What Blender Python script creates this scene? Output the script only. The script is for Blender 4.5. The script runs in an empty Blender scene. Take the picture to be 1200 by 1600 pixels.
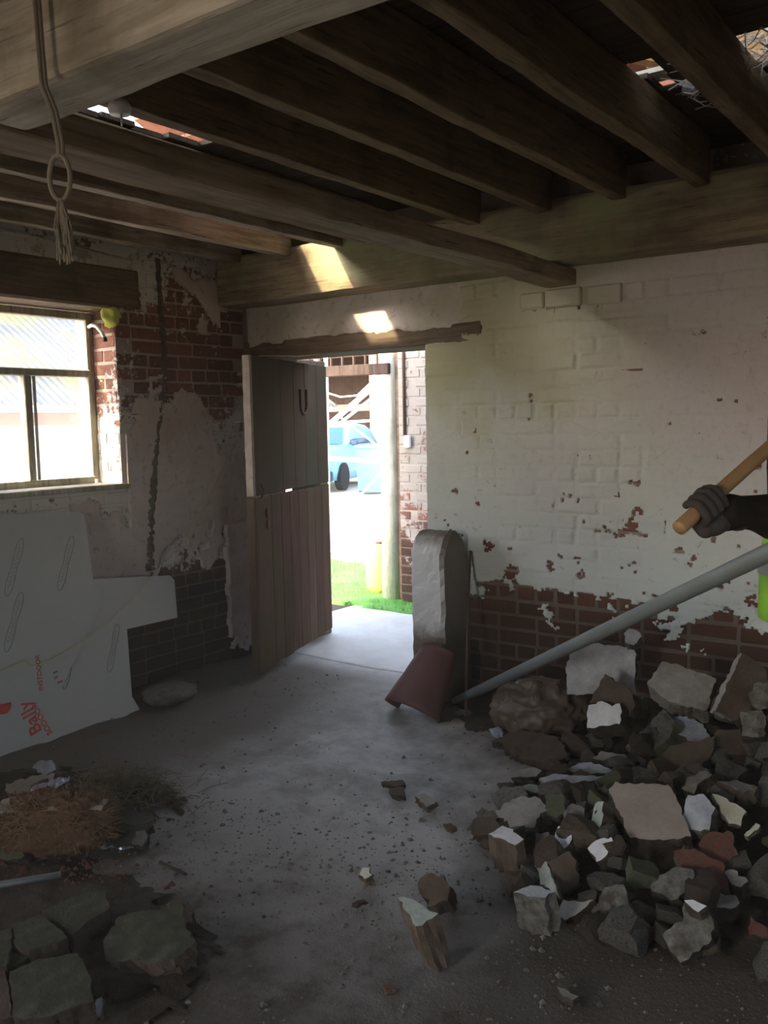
import bpy, bmesh, math, random
import numpy as np
from mathutils import Vector, Matrix, noise as mnoise
R = math.radians
sc = bpy.context.scene
col = sc.collection

# ------------------------------------------------------------------ camera
def cam_matrix(yaw, pitch, roll):
    cy, sy, cp, sp = math.cos(yaw), math.sin(yaw), math.cos(pitch), math.sin(pitch)
    fwd = Vector((-sy*cp, cy*cp, -sp)); right = Vector((cy, sy, 0)); up = right.cross(fwd)
    c, s = math.cos(roll), math.sin(roll)
    r2 = c*right + s*up; u2 = -s*right + c*up
    return Matrix((r2, u2, -fwd)).transposed().to_4x4()
cd = bpy.data.cameras.new('camera'); cam = bpy.data.objects.new('camera', cd); col.objects.link(cam)
cam.matrix_world = Matrix.Translation((0, 0, 1.5)) @ cam_matrix(R(36.38), R(5.79), R(-1.113))
cd.sensor_fit = 'VERTICAL'; cd.sensor_height = 36.0; cd.lens = 1383.0/1600.0*36.0
cd.clip_start = 0.02; cd.clip_end = 300
sc.camera = cam

# ------------------------------------------------------------------ world, sun, exposure
w = bpy.data.worlds.new('sky'); sc.world = w; w.use_nodes = True
nt = w.node_tree; bg = nt.nodes['Background']
sky = nt.nodes.new('ShaderNodeTexSky'); sky.sky_type = 'NISHITA'; sky.sun_disc = False
sky.sun_elevation = R(28); sky.sun_rotation = R(197); sky.air_density = 1.0; sky.dust_density = 2.0
hs_ = nt.nodes.new('ShaderNodeHueSaturation'); hs_.inputs['Saturation'].default_value = 0.62
nt.links.new(sky.outputs[0], hs_.inputs['Color']); nt.links.new(hs_.outputs[0], bg.inputs[0]); bg.inputs[1].default_value = 0.95
SUN_DIR = Vector((0.30*0.88, 0.95*0.88, -0.47)).normalized()     # the way the sunlight travels
sl = bpy.data.lights.new('sun', 'SUN'); sl.energy = 5.0; sl.angle = R(1.6); sl.color = (1.0, 0.83, 0.52)
so = bpy.data.objects.new('sun', sl); col.objects.link(so)
so.rotation_euler = SUN_DIR.to_track_quat('-Z', 'Y').to_euler(); so.location = (-6, -14, 9)
def portal(name, loc, rot, sx, sy):
    l = bpy.data.lights.new(name, 'AREA'); l.shape = 'RECTANGLE'; l.size = sx; l.size_y = sy
    l.cycles.is_portal = True
    o = bpy.data.objects.new(name, l); col.objects.link(o); o.location = loc; o.rotation_euler = rot
portal('portal_door', (-3.4, 4.48, 0.95), (R(-90), 0, 0), 1.4, 1.95)
portal('portal_window', (-4.47, 2.5, 1.66), (0, R(-90), 0), 1.0, 1.3)
portal('portal_rear_opening', (-1.575, -3.52, 1.52), (R(90), 0, 0), 0.95, 1.15)  # portal of the unseen rear wall opening added for front light
portal('portal_right', (2.78, 0.55, 1.5), (0, R(90), 0), 1.1, 1.5)  # portal of the unseen right wall opening added for fill
portal('portal_rear', (-4.47, -1.0, 1.35), (0, R(-90), 0), 1.5, 2.2)
sc.view_settings.view_transform = 'Standard'; sc.view_settings.look = 'None'
sc.view_settings.gamma = 1.0; sc.view_settings.use_curve_mapping = False
sc.view_settings.exposure = 1.2
sc.cycles.max_bounces = 10; sc.cycles.diffuse_bounces = 7
sc.cycles.use_denoising = True
sc.cycles.sample_clamp_indirect = 6.0

# ------------------------------------------------------------------ node helper
class NB:
    def __init__(s, name):
        s.m = bpy.data.materials.new(name); s.m.use_nodes = True; s.t = s.m.node_tree
        s.b = s.t.nodes['Principled BSDF']; s.c = None
    def n(s, typ, **kw):
        x = s.t.nodes.new(typ)
        for k, v in kw.items(): setattr(x, k, v)
        return x
    def link(s, a, b): s.t.links.new(a, b)
    def put(s, sock, v):
        if hasattr(v, 'is_output') or isinstance(v, bpy.types.NodeSocket): s.link(v, sock)
        elif isinstance(v, (tuple, list)) and len(v) == 3 and sock.type == 'RGBA': sock.default_value = (*v, 1)
        else: sock.default_value = v
    def pos(s): return s.n('ShaderNodeNewGeometry').outputs['Position']
    def obj(s): return s.n('ShaderNodeTexCoord').outputs['Object']
    def rnd(s): return s.n('ShaderNodeObjectInfo').outputs['Random']
    def sep(s, v):
        x = s.n('ShaderNodeSeparateXYZ'); s.link(v, x.inputs[0]); return x.outputs
    def comb(s, x=0, y=0, z=0):
        c = s.n('ShaderNodeCombineXYZ')
        for i, v in enumerate((x, y, z)): s.put(c.inputs[i], v)
        return c.outputs[0]
    def map(s, v, scale=(1, 1, 1), loc=(0, 0, 0), rot=(0, 0, 0)):
        x = s.n('ShaderNodeMapping'); s.link(v, x.inputs[0]); x.inputs['Scale'].default_value = scale
        x.inputs['Location'].default_value = loc; x.inputs['Rotation'].default_value = rot; return x.outputs[0]
    def noise(s, v, scale=5, detail=6, rough=0.6, dist=0):
        x = s.n('ShaderNodeTexNoise'); s.link(v, x.inputs['Vector'])
        x.inputs['Scale'].default_value = scale; x.inputs['Detail'].default_value = detail
        x.inputs['Roughness'].default_value = rough; x.inputs['Distortion'].default_value = dist
        return x.outputs['Fac']
    def voro(s, v, scale=5, feat='F1'):
        x = s.n('ShaderNodeTexVoronoi', feature=feat); s.link(v, x.inputs['Vector']); x.inputs['Scale'].default_value = scale
        return x.outputs['Distance']
    def ramp(s, f, stops, interp='LINEAR'):
        x = s.n('ShaderNodeValToRGB'); x.color_ramp.interpolation = interp; e = x.color_ramp.elements
        for i, (p, c) in enumerate(stops):
            if i < 2: q = e[i]; q.position = p
            else: q = e.new(p)
            q.color = (*c, 1) if isinstance(c, tuple) else (c, c, c, 1)
        s.put(x.inputs[0], f); return x.outputs[0]
    def mix(s, f, a, b, blend='MIX'):
        x = s.n('ShaderNodeMix', data_type='RGBA', blend_type=blend)
        s.put(x.inputs[0], f); s.put(x.inputs[6], a); s.put(x.inputs[7], b); return x.outputs[2]
    def math(s, op, a, b=0.0, clamp=False):
        x = s.n('ShaderNodeMath', operation=op, use_clamp=clamp); s.put(x.inputs[0], a); s.put(x.inputs[1], b); return x.outputs[0]
    def bump(s, h, strength=0.3, dist=0.02, normal=None):
        x = s.n('ShaderNodeBump'); s.put(x.inputs['Height'], h); x.inputs['Strength'].default_value = strength
        x.inputs['Distance'].default_value = dist
        if normal is not None: s.link(normal, x.inputs['Normal'])
        s.link(x.outputs[0], s.b.inputs['Normal']); return x.outputs[0]
    def done(s, color, rough=0.9, spec=0.3, metal=0.0):
        s.put(s.b.inputs['Base Color'], color); s.put(s.b.inputs['Roughness'], rough)
        s.b.inputs['Specular IOR Level'].default_value = spec; s.b.inputs['Metallic'].default_value = metal
        return s.m

def speckle(name, c1, c2, c3=None, scale=14, rough=0.95, bump=0.35, spec=0.2, coord='obj', fine=90):
    b = NB(name); v = b.obj() if coord == 'obj' else b.pos()
    a = b.noise(v, scale, 6, 0.65); f = b.noise(v, fine, 3, 0.7)
    c = b.mix(b.ramp(a, [(0.35, 0.0), (0.65, 1.0)]), c1, c2)
    if c3: c = b.mix(b.ramp(b.noise(v, scale*0.45, 4, 0.6), [(0.52, 0.0), (0.66, 1.0)]), c, c3)
    c = b.mix(b.math('MULTIPLY', f, 0.45), c, tuple(x*0.45 for x in c1))
    b.bump(b.math('ADD', b.math('MULTIPLY', a, 0.7), b.math('MULTIPLY', f, 0.5)), bump, 0.01)
    return b.done(c, rough, spec)

# ------------------------------------------------------------------ wall materials (paint flaking decided by world position)
BRICK_TONES = [(0.0, (0.12, 0.058, 0.046)), (0.35, (0.20, 0.088, 0.064)), (0.65, (0.25, 0.108, 0.078)), (1.0, (0.155, 0.078, 0.066))]
def paint_mask_back(b, p):
    z = b.sep(p)[2]; x = b.sep(p)[0]
    n1 = b.noise(b.map(p, (1, 1, 1.5)), 4.2, 9, 0.72); n2 = b.noise(p, 17, 6, 0.75)
    n = b.math('ADD', b.math('MULTIPLY', n1, 0.65), b.math('MULTIPLY', n2, 0.35))
    thr = b.ramp(b.math('DIVIDE', z, 2.4), [(0.0, 0.05), (0.20, 0.15), (0.262, 0.36), (1.0, 0.40)])
    d = b.math('SUBTRACT', n, thr)
    return b.ramp(b.math('ADD', b.math('MULTIPLY', d, 14.0), 0.5), [(0.35, 0.0), (0.65, 1.0)])      # 1 = paint gone
def whitewash(b, p):
    t = b.noise(p, 0.9, 3, 0.5); u = b.noise(b.map(p, loc=(7, 3, 1)), 1.6, 4, 0.6)
    c = b.mix(b.ramp(t, [(0.38, 0.0), (0.62, 1.0)]), (0.60, 0.60, 0.53), (0.60, 0.54, 0.55))
    c = b.mix(b.ramp(u, [(0.45, 0.0), (0.75, 0.8)]), c, (0.50, 0.53, 0.44))
    g = b.noise(p, 30, 6, 0.7)
    c = b.mix(b.ramp(g, [(0.52, 0.0), (0.80, 0.45)]), c, (0.30, 0.27, 0.21))
    st = b.noise(b.map(p, (6, 6, 0.7)), 3, 5, 0.7)
    return b.mix(b.ramp(st, [(0.58, 0.0), (0.85, 0.22)]), c, (0.32, 0.27, 0.21))
def wall_brick(name, kind, brick=True):
    b = NB(name); p = b.pos(); z = b.sep(p)[2]; y = b.sep(p)[1]; x = b.sep(p)[0]
    if kind == 'back': mask = paint_mask_back(b, p)
    elif kind == 'outer':
        n = b.noise(p, 7, 8, 0.75)
        thr = b.ramp(b.math('DIVIDE', z, 2.4), [(0.0, 0.35), (0.30, 0.50), (0.42, 0.60), (1.0, 0.60)])
        mask = b.ramp(b.math('ADD', b.math('MULTIPLY', b.math('SUBTRACT', n, thr), 14.0), 0.5), [(0.35, 0.0), (0.65, 1.0)])
    else:
        n = b.math('ADD', b.math('MULTIPLY', b.noise(p, 5, 8, 0.72), 0.6), b.math('MULTIPLY', b.noise(p, 26, 5, 0.7), 0.4))
        near_edge = b.ramp(b.math('DIVIDE', z, 2.6), [(0.0, 0.20), (0.20, 0.30), (0.27, 0.55), (0.56, 0.58), (0.66, 0.43), (0.80, 0.40), (0.86, 0.50), (1.0, 0.55)])
        mask = b.ramp(b.math('ADD', b.math('MULTIPLY', b.math('SUBTRACT', n, near_edge), 14.0), 0.5), [(0.3, 0.0), (0.7, 1.0)])
    ww = whitewash(b, p)
    if kind == 'outer': ww = b.mix(0.75, ww, (0.20, 0.165, 0.145))  # pier whitewash darkened in colour to stand for shade
    if brick:
        r = b.ramp(b.rnd(), BRICK_TONES); f = b.noise(p, 40, 5, 0.7)
        bare = b.mix(b.ramp(f, [(0.4, 0.0), (0.75, 0.7)]), r, (0.09, 0.045, 0.035))
    else:
        f = b.noise(p, 55, 5, 0.7)
        bare = b.mix(f, (0.44, 0.37, 0.32), (0.28, 0.22, 0.18))
        if kind == 'back': bare = b.mix(b.noise(p, 9, 5, 0.7), bare, (0.10, 0.07, 0.055))
    if kind == 'left': ww = b.mix(0.35, ww, (0.52, 0.44, 0.40))
    foot_dark = b.ramp(b.math('DIVIDE', z, 2.4), [(0.0, 0.92), (0.20, 0.80), (0.27, 0.45), (0.31, 0.0)])      # bare brick and mortar darker towards the foot of the wall
    bare = b.mix(foot_dark, bare, (0.026, 0.016, 0.012) if brick else (0.07, 0.05, 0.038))
    c = b.mix(mask, ww, bare)
    b.bump(b.math('ADD', b.math('MULTIPLY', b.math('SUBTRACT', 1.0, mask), 0.5), b.math('ADD', b.math('MULTIPLY', f, 0.35), b.math('MULTIPLY', b.noise(p, 11, 6, 0.65), 0.9))), 0.5, 0.006)
    return b.done(c, 0.93, 0.2)

M = {}
M['brick_back'] = wall_brick('flaking whitewash on brick', 'back'); M['mortar_back'] = wall_brick('flaking whitewash on mortar', 'back', False)
M['brick_left'] = wall_brick('bare red brick', 'left'); M['mortar_left'] = wall_brick('lime mortar', 'left', False)
M['brick_outer'] = wall_brick('outer pier brick', 'outer'); M['mortar_outer'] = wall_brick('outer pier mortar', 'outer', False)
def plaster_mat(name, base, dirt, sc_=2.2):
    b = NB(name); p = b.pos(); a = b.noise(p, sc_, 7, 0.62); f = b.noise(p, 60, 4, 0.7)
    c = b.mix(b.ramp(a, [(0.42, 0.0), (0.70, 1.0)]), base, dirt)
    c = b.mix(b.ramp(b.noise(p, 21, 6, 0.7), [(0.55, 0.0), (0.72, 0.75)]), c, tuple(x*0.45 for x in dirt))
    b.bump(b.math('ADD', b.math('MULTIPLY', f, 0.3), b.noise(p, 9, 5, 0.6)), 0.35, 0.01)
    return b.done(c, 0.94, 0.2)
b = NB('limewash coat'); p = b.pos(); ww = whitewash(b, p); z = b.sep(p)[2]
n = b.math('ADD', b.math('MULTIPLY', b.noise(b.map(p, (1, 1, 1.4)), 9, 8, 0.75), 0.6), b.math('MULTIPLY', b.noise(p, 34, 4, 0.7), 0.4))
sp = b.ramp(b.math('SUBTRACT', n, b.ramp(b.math('DIVIDE', z, 2.4), [(0.22, 0.52), (0.32, 0.575), (0.5, 0.60), (1.0, 0.625)])), [(0.0, 0.0), (0.03, 1.0)])
c = b.mix(sp, ww, (0.13, 0.09, 0.07))
hair = b.ramp(b.voro(b.map(b.mix(0.08, p, b.n('ShaderNodeTexNoise').outputs['Color']), (3, 3, 6)), 1.1, 'DISTANCE_TO_EDGE'), [(0.0, 1.0), (0.006, 0.0)])
c = b.mix(b.math('MULTIPLY', hair, b.ramp(b.noise(p, 1.7, 3, 0.6), [(0.5, 0.0), (0.62, 0.6)])), c, (0.20, 0.16, 0.12))
b.bump(b.math('SUBTRACT', b.math('ADD', b.math('MULTIPLY', b.noise(p, 42, 5, 0.7), 0.25), b.math('MULTIPLY', b.noise(p, 10, 6, 0.65), 0.8)), b.math('MULTIPLY', sp, 0.5)), 0.5, 0.006)
bounce_tint = b.math('MULTIPLY', b.ramp(b.math('ADD', b.math('DIVIDE', z, 2.4), b.math('MULTIPLY', b.noise(p, 2.6, 5, 0.6), 0.5)), [(0.85, 0.0), (1.15, 1.0)]), b.ramp(b.math('DIVIDE', b.math('ADD', b.sep(p)[0], 3.0), 2.0), [(0.3, 1.0), (0.85, 0.1)]))
c = b.mix(b.math('MULTIPLY', bounce_tint, 0.9), c, (0.45, 0.43, 0.27))  # yellow reflected light near lintel and plate painted into the limewash
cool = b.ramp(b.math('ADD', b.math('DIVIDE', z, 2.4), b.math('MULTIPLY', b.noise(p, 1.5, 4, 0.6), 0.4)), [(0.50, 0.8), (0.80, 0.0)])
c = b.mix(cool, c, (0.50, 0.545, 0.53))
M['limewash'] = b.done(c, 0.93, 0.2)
M['plaster_left'] = plaster_mat('old pinkish plaster', (0.55, 0.46, 0.43), (0.38, 0.30, 0.25))
M['plaster_pink'] = plaster_mat('pale pink patch plaster', (0.62, 0.52, 0.53), (0.45, 0.37, 0.34), 4)
M['lintel_paint'] = plaster_mat('painted lintel render', (0.62, 0.56, 0.52), (0.42, 0.40, 0.30), 3)
M['chase'] = speckle('crumbling earth in wall chase', (0.10, 0.075, 0.055), (0.19, 0.15, 0.11), scale=30, bump=0.8, coord='pos')

def timber(name, c1, c2, axis='Y', moss=None, rough=0.85):
    b = NB(name); p = b.pos()
    s = {'X': (1, 14, 14), 'Y': (14, 1, 14), 'Z': (14, 14, 1)}[axis]
    g = b.noise(b.map(p, s), 2.4, 7, 0.65, 0.4); h = b.noise(p, 3.2, 5, 0.6)
    c = b.mix(b.ramp(g, [(0.38, 0.0), (0.62, 1.0)]), c1, c2)
    ck_ = b.noise(b.map(p, tuple(2.2*q for q in s)), 2.4, 4, 0.6)
    c = b.mix(b.ramp(ck_, [(0.60, 0.0), (0.68, 0.75)]), c, tuple(x*0.3 for x in c1))
    c = b.mix(b.ramp(h, [(0.5, 0.0), (0.7, 0.7)]), c, tuple(x*0.45 for x in c1))
    if moss: c = b.mix(b.ramp(b.noise(p, 2.1, 5, 0.6), [(0.45, 0.0), (0.65, 0.8)]), c, moss)
    b.bump(b.math('ADD', g, b.math('MULTIPLY', h, 0.4)), 0.35, 0.008)
    return b.done(c, rough, 0.25)
M['joist'] = timber('old brown joist', (0.145, 0.096, 0.054), (0.26, 0.185, 0.11))
M['joist_low'] = timber('limewashed joist', (0.20, 0.145, 0.10), (0.40, 0.34, 0.27))
M['main_beam'] = timber('main beam', (0.22, 0.15, 0.095), (0.38, 0.30, 0.215))
M['cross_beam'] = timber('sawn cross beam', (0.48, 0.42, 0.32), (0.70, 0.65, 0.55), 'X')
M['plate'] = timber('mossy wall plate', (0.22, 0.165, 0.11), (0.38, 0.31, 0.20), 'X', (0.34, 0.36, 0.19))
M['board'] = timber('loft boards', (0.045, 0.03, 0.02), (0.09, 0.062, 0.04), 'X')
M['lintel_wood'] = timber('dark lintel', (0.10, 0.07, 0.05), (0.20, 0.15, 0.11), 'X')
M['window_lintel'] = timber('window lintel', (0.12, 0.085, 0.055), (0.21, 0.16, 0.11), 'Y')
M['frame_paint'] = timber('weathered window paint', (0.30, 0.27, 0.20), (0.50, 0.46, 0.36), 'Z')
M['post_wood'] = timber('weathered grey green post', (0.42, 0.44, 0.36), (0.60, 0.60, 0.50), 'Z')
M['loft_orange'] = timber('orange-lit loft timber', (0.42, 0.22, 0.09), (0.55, 0.33, 0.15), 'X')  # orange light on the loft timbers put into their colour
def door_mat(name, a, c_, g):
    b = NB(name); p = b.pos(); o = b.obj(); z = b.sep(p)[2]
    gr = b.noise(b.map(p, (16, 16, 0.8)), 2.2, 7, 0.7); big = b.noise(b.map(p, (1, 1, 0.6)), 2.3, 4, 0.6)
    c = b.mix(b.ramp(gr, [(0.36, 0.0), (0.62, 1.0)]), a, c_)
    c = b.mix(b.ramp(big, [(0.46, 0.0), (0.62, 0.85)]), c, g)
    c = b.mix(b.math('MULTIPLY', b.rnd(), 0.35), c, tuple(x*0.6 for x in a))
    b.bump(gr, 0.5, 0.005)
    return b.done(c, 0.95, 0.08)
M['door_upper'] = door_mat('worn grey green door paint', (0.068, 0.05, 0.034), (0.105, 0.08, 0.06), (0.058, 0.06, 0.04))
M['door_lower'] = door_mat('worn pink brown door paint', (0.065, 0.036, 0.026), (0.14, 0.085, 0.068), (0.078, 0.07, 0.033))

# floor: smooth grey concrete, brown dirt towards the walls and the foreground
b = NB('dusty concrete floor'); p = b.pos()
n1 = b.noise(p, 1.1, 6, 0.6); n2 = b.noise(p, 5.5, 7, 0.65); n3 = b.noise(p, 60, 4, 0.75)
xyz = b.sep(p)
c = b.mix(b.ramp(n2, [(0.33, 0.0), (0.66, 1.0)]), (0.19, 0.182, 0.172), (0.46, 0.455, 0.45))
c = b.mix(b.ramp(b.noise(p, 2.3, 6, 0.7, 0.6), [(0.50, 0.0), (0.66, 0.7)]), c, (0.13, 0.112, 0.097))
cl = b.math('ADD', b.math('MULTIPLY', b.math('SUBTRACT', 2.35, xyz[1]), 0.55), b.math('MULTIPLY', n2, 1.1))
cl2 = b.math('ADD', b.math('MULTIPLY', b.math('SUBTRACT', -2.6, xyz[0]), 1.0), b.math('MULTIPLY', n1, 0.95))
cl3 = b.math('ADD', b.math('MULTIPLY', b.math('ADD', xyz[0], 1.75), 0.8), b.math('MULTIPLY', n1, 0.9))
inn = b.ramp(xyz[1], [(0.0, 1.0), (1.0, 1.0)])
dirt = b.math('MAXIMUM', b.ramp(cl, [(0.45, 0.0), (1.0, 1.0)]), b.math('MAXIMUM', b.ramp(cl2, [(0.45, 0.0), (1.0, 0.85)]), b.ramp(cl3, [(0.5, 0.0), (1.05, 0.95)])))
inside = b.ramp(b.math('DIVIDE', xyz[1], 10.0), [(0.40, 1.0), (0.43, 0.0)])
c = b.mix(b.math('MULTIPLY', b.ramp(b.math('ADD', b.math('DIVIDE', xyz[1], 10.0), b.math('MULTIPLY', n2, 0.06)), [(0.40, 0.0), (0.47, 1.0)]), 0.6), c, (0.62, 0.62, 0.60))  # doorway concrete lightened in colour to stand for daylight
dirt = b.math('MULTIPLY', dirt, inside)
dc = b.mix(n3, (0.038, 0.029, 0.022), (0.092, 0.072, 0.057)); dc = b.mix(b.ramp(n2, [(0.4, 0.0), (0.7, 0.6)]), dc, (0.04, 0.032, 0.026))
c = b.mix(dirt, c, dc)
c = b.mix(b.ramp(n3, [(0.60, 0.0), (0.75, 0.6)]), c, (0.09, 0.075, 0.06))
b.bump(b.math('ADD', b.math('MULTIPLY', n3, b.math('ADD', 0.25, dirt)), b.math('MULTIPLY', n2, 0.5)), 0.55, 0.01)
M['floor'] = b.done(c, b.ramp(n2, [(0.3, 0.62), (0.7, 0.85)]), 0.4)

# rubble
M['pale'] = speckle('pale concrete', (0.38, 0.38, 0.40), (0.60, 0.60, 0.62), (0.26, 0.24, 0.21), bump=0.5)
M['conc'] = speckle('grey concrete', (0.11, 0.105, 0.093), (0.20, 0.193, 0.175), (0.06, 0.045, 0.034), bump=0.6)
M['conc_l'] = speckle('light concrete', (0.21, 0.20, 0.19), (0.34, 0.33, 0.31), (0.11, 0.088, 0.068), bump=0.5)
M['white'] = speckle('limewashed face', (0.58, 0.59, 0.62), (0.74, 0.74, 0.76), (0.36, 0.35, 0.35), bump=0.3)
M['bluew'] = speckle('bluish daylit face', (0.24, 0.26, 0.29), (0.46, 0.48, 0.52), (0.16, 0.14, 0.12), bump=0.4)  # bluish daylight on upturned rubble faces put into this colour
M['palegreen'] = speckle('algae tinted plaster', (0.27, 0.31, 0.28), (0.40, 0.44, 0.40), bump=0.4)
M['green'] = speckle('mossy stone', (0.06, 0.07, 0.043), (0.11, 0.118, 0.075), bump=0.6)
M['moss'] = speckle('mossy flagstone', (0.035, 0.038, 0.025), (0.07, 0.073, 0.046), (0.11, 0.105, 0.085), scale=22, bump=0.6)
M['brown'] = speckle('brown stone', (0.065, 0.047, 0.036), (0.115, 0.087, 0.068), bump=0.6)
M['dark'] = speckle('dark earth-stained stone', (0.035, 0.028, 0.022), (0.07, 0.055, 0.044), bump=0.7)
M['tan'] = speckle('tan cement face', (0.27, 0.225, 0.195), (0.34, 0.285, 0.25), scale=9, bump=0.3)
M['tanb'] = speckle('tan brown stone', (0.09, 0.068, 0.05), (0.15, 0.115, 0.087), bump=0.6)
M['rough'] = speckle('pebbly aggregate', (0.07, 0.067, 0.055), (0.22, 0.21, 0.19), (0.055, 0.043, 0.034), scale=32, bump=1.0, fine=60)
M['cream'] = speckle('cream plaster', (0.50, 0.50, 0.42), (0.62, 0.61, 0.53), bump=0.4)
M['red'] = speckle('broken red brick', (0.09, 0.042, 0.032), (0.15, 0.068, 0.05), bump=0.6)
M['slate'] = speckle('slate', (0.045, 0.045, 0.042), (0.08, 0.078, 0.07), bump=0.3)
M['mortarbrick'] = speckle('mortar crust', (0.26, 0.22, 0.18), (0.36, 0.31, 0.27), bump=0.7)
M['earth'] = speckle('loose earth', (0.032, 0.025, 0.019), (0.07, 0.054, 0.042), scale=20, bump=0.9, coord='pos')

def plain(name, c, rough=0.6, metal=0.0, spec=0.4, var=0.25, scale=12, bump=0.1):
    b = NB(name); v = b.obj(); n = b.noise(v, scale, 5, 0.6)
    b.bump(n, bump, 0.005)
    return b.done(b.mix(n, tuple(x*(1+var) for x in c), tuple(x*(1-var) for x in c)), rough, spec, metal)
M['galv'] = plain('dull galvanised steel', (0.24, 0.27, 0.27), 0.55, 0.55, var=0.2)
M['rust'] = plain('rusty iron', (0.10, 0.055, 0.04), 0.85, 0.2)
M['stick'] = plain('bare wooden handle', (0.34, 0.20, 0.095), 0.55, spec=0.4)
M['glove'] = plain('dark work glove', (0.045, 0.038, 0.035), 0.9)
M['coat'] = plain('dark brown coat', (0.018, 0.014, 0.012), 0.95, spec=0.15)
M['trouser'] = plain('dark work trousers', (0.03, 0.03, 0.035), 0.95)
M['boot'] = plain('brown leather boot', (0.05, 0.03, 0.02), 0.7)
M['skin'] = plain('skin', (0.45, 0.27, 0.20), 0.6, var=0.08)
M['hair'] = plain('short brown hair', (0.06, 0.04, 0.03), 0.8)
M['hivis'] = plain('yellow green high visibility cloth', (0.26, 0.56, 0.05), 0.7, var=0.05)
M['tape'] = plain('reflective tape', (0.6, 0.6, 0.6), 0.3, 0.6, var=0.05)
M['clay'] = plain('dull red glazed clay', (0.10, 0.038, 0.034), 0.6, var=0.35, scale=7, bump=0.3)
M['stub'] = plaster_mat('limewashed stub', (0.44, 0.43, 0.42), (0.28, 0.26, 0.23), 5)
M['white_plastic'] = plain('white plastic', (0.72, 0.73, 0.74), 0.4, var=0.03)
M['black_plastic'] = plain('black plastic', (0.02, 0.02, 0.02), 0.4)
M['rope'] = plain('cobwebbed rope', (0.26, 0.23, 0.19), 0.95, scale=60, bump=0.6)
M['cord'] = plain('yellowed cord', (0.50, 0.40, 0.24), 0.8)
M['foam'] = plain('yellow green foam', (0.50, 0.52, 0.12), 0.9, scale=30, bump=0.8)
M['foil'] = plain('dull foil facing', (0.42, 0.43, 0.425), 0.55, 0.2, var=0.08, scale=25, bump=0.25)
M['foam_core'] = plain('foam board core', (0.55, 0.50, 0.36), 0.95)
M['ink'] = plain('grey ink', (0.13, 0.14, 0.16), 0.7)
M['red_ink'] = plain('red ink', (0.52, 0.06, 0.04), 0.7)
M['wool'] = plain('brown mineral wool', (0.12, 0.068, 0.04), 1.0, spec=0.05, scale=40, bump=1.0)
M['fibre'] = plain('loose wool fibre', (0.20, 0.12, 0.07), 1.0)
M['wool_pale'] = plain('pale wool skin', (0.30, 0.25, 0.20), 0.95, scale=30, bump=0.6)
M['film'] = plain('crumpled clear film', (0.45, 0.48, 0.58), 0.22, 0.45, scale=30, bump=0.8)
M['straw'] = plain('dry straw', (0.16, 0.13, 0.075), 0.95)
M['straw_pale'] = plain('pale straw', (0.50, 0.46, 0.40), 0.9)
M['sack'] = plain('brown plastic sack', (0.10, 0.073, 0.055), 0.5, spec=0.5, scale=9, bump=0.6)
def glass():
    m = bpy.data.materials.new('dusty window glass'); m.use_nodes = True; t = m.node_tree; t.nodes.clear()
    o = t.nodes.new('ShaderNodeOutputMaterial'); g = t.nodes.new('ShaderNodeBsdfGlossy'); g.inputs['Roughness'].default_value = 0.05
    tr = t.nodes.new('ShaderNodeBsdfTransparent'); tl = t.nodes.new('ShaderNodeBsdfTranslucent'); tl.inputs[0].default_value = (0.8, 0.8, 0.75, 1)
    a = t.nodes.new('ShaderNodeMixShader'); a.inputs[0].default_value = 0.07
    c = t.nodes.new('ShaderNodeMixShader'); c.inputs[0].default_value = 0.08
    t.links.new(tr.outputs[0], a.inputs[1]); t.links.new(tl.outputs[0], a.inputs[2])
    t.links.new(a.outputs[0], c.inputs[1]); t.links.new(g.outputs[0], c.inputs[2]); t.links.new(c.outputs[0], o.inputs[0])
    return m
M['glass'] = glass()
M['grass'] = plain('lawn grass', (0.10, 0.27, 0.05), 0.9, var=0.4, scale=3)
M['yard'] = speckle('sunlit yard gravel', (0.50, 0.45, 0.38), (0.62, 0.56, 0.48), scale=4, coord='pos')
M['kerb'] = plain('grey kerb chippings', (0.22, 0.21, 0.22), 0.95, scale=40, bump=0.6)
M['scaffold'] = plain('galvanised scaffold tube', (0.75, 0.76, 0.78), 0.4, 0.3, var=0.05)
M['van_blue'] = plain('pale blue van paint', (0.22, 0.42, 0.55), 0.3, var=0.05)
M['van_dark'] = plain('dark blue bumper', (0.03, 0.07, 0.13), 0.5)
M['van_glass'] = plain('vehicle glass', (0.05, 0.12, 0.18), 0.1)
M['tyre'] = plain('tyre rubber', (0.02, 0.02, 0.02), 0.8)
M['lamp_glass'] = plain('headlamp glass', (0.75, 0.8, 0.85), 0.1)
M['bin'] = plain('turquoise green bin plastic', (0.15, 0.45, 0.40), 0.5, var=0.1)
M['barn_brick'] = plain('barn brick', (0.36, 0.14, 0.09), 0.9)
M['barn_white'] = plain('overexposed wall white', (0.75, 0.72, 0.66), 0.9, var=0.08)  # near-white colour stands for the overexposed view through the window
M['barn_dark'] = timber('dark barn boards', (0.035, 0.022, 0.018), (0.07, 0.045, 0.035), 'Z')
M['roof_sheet'] = speckle('lichened roof sheet', (0.07, 0.08, 0.10), (0.13, 0.14, 0.17), (0.20, 0.19, 0.05), scale=1.2, coord='pos')
M['yellow_tub'] = plain('faded yellow plastic', (0.62, 0.48, 0.10), 0.7, var=0.3, scale=6)
M['tile'] = speckle('roof tiles', (0.16, 0.08, 0.055), (0.26, 0.13, 0.09), coord='pos')

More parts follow.
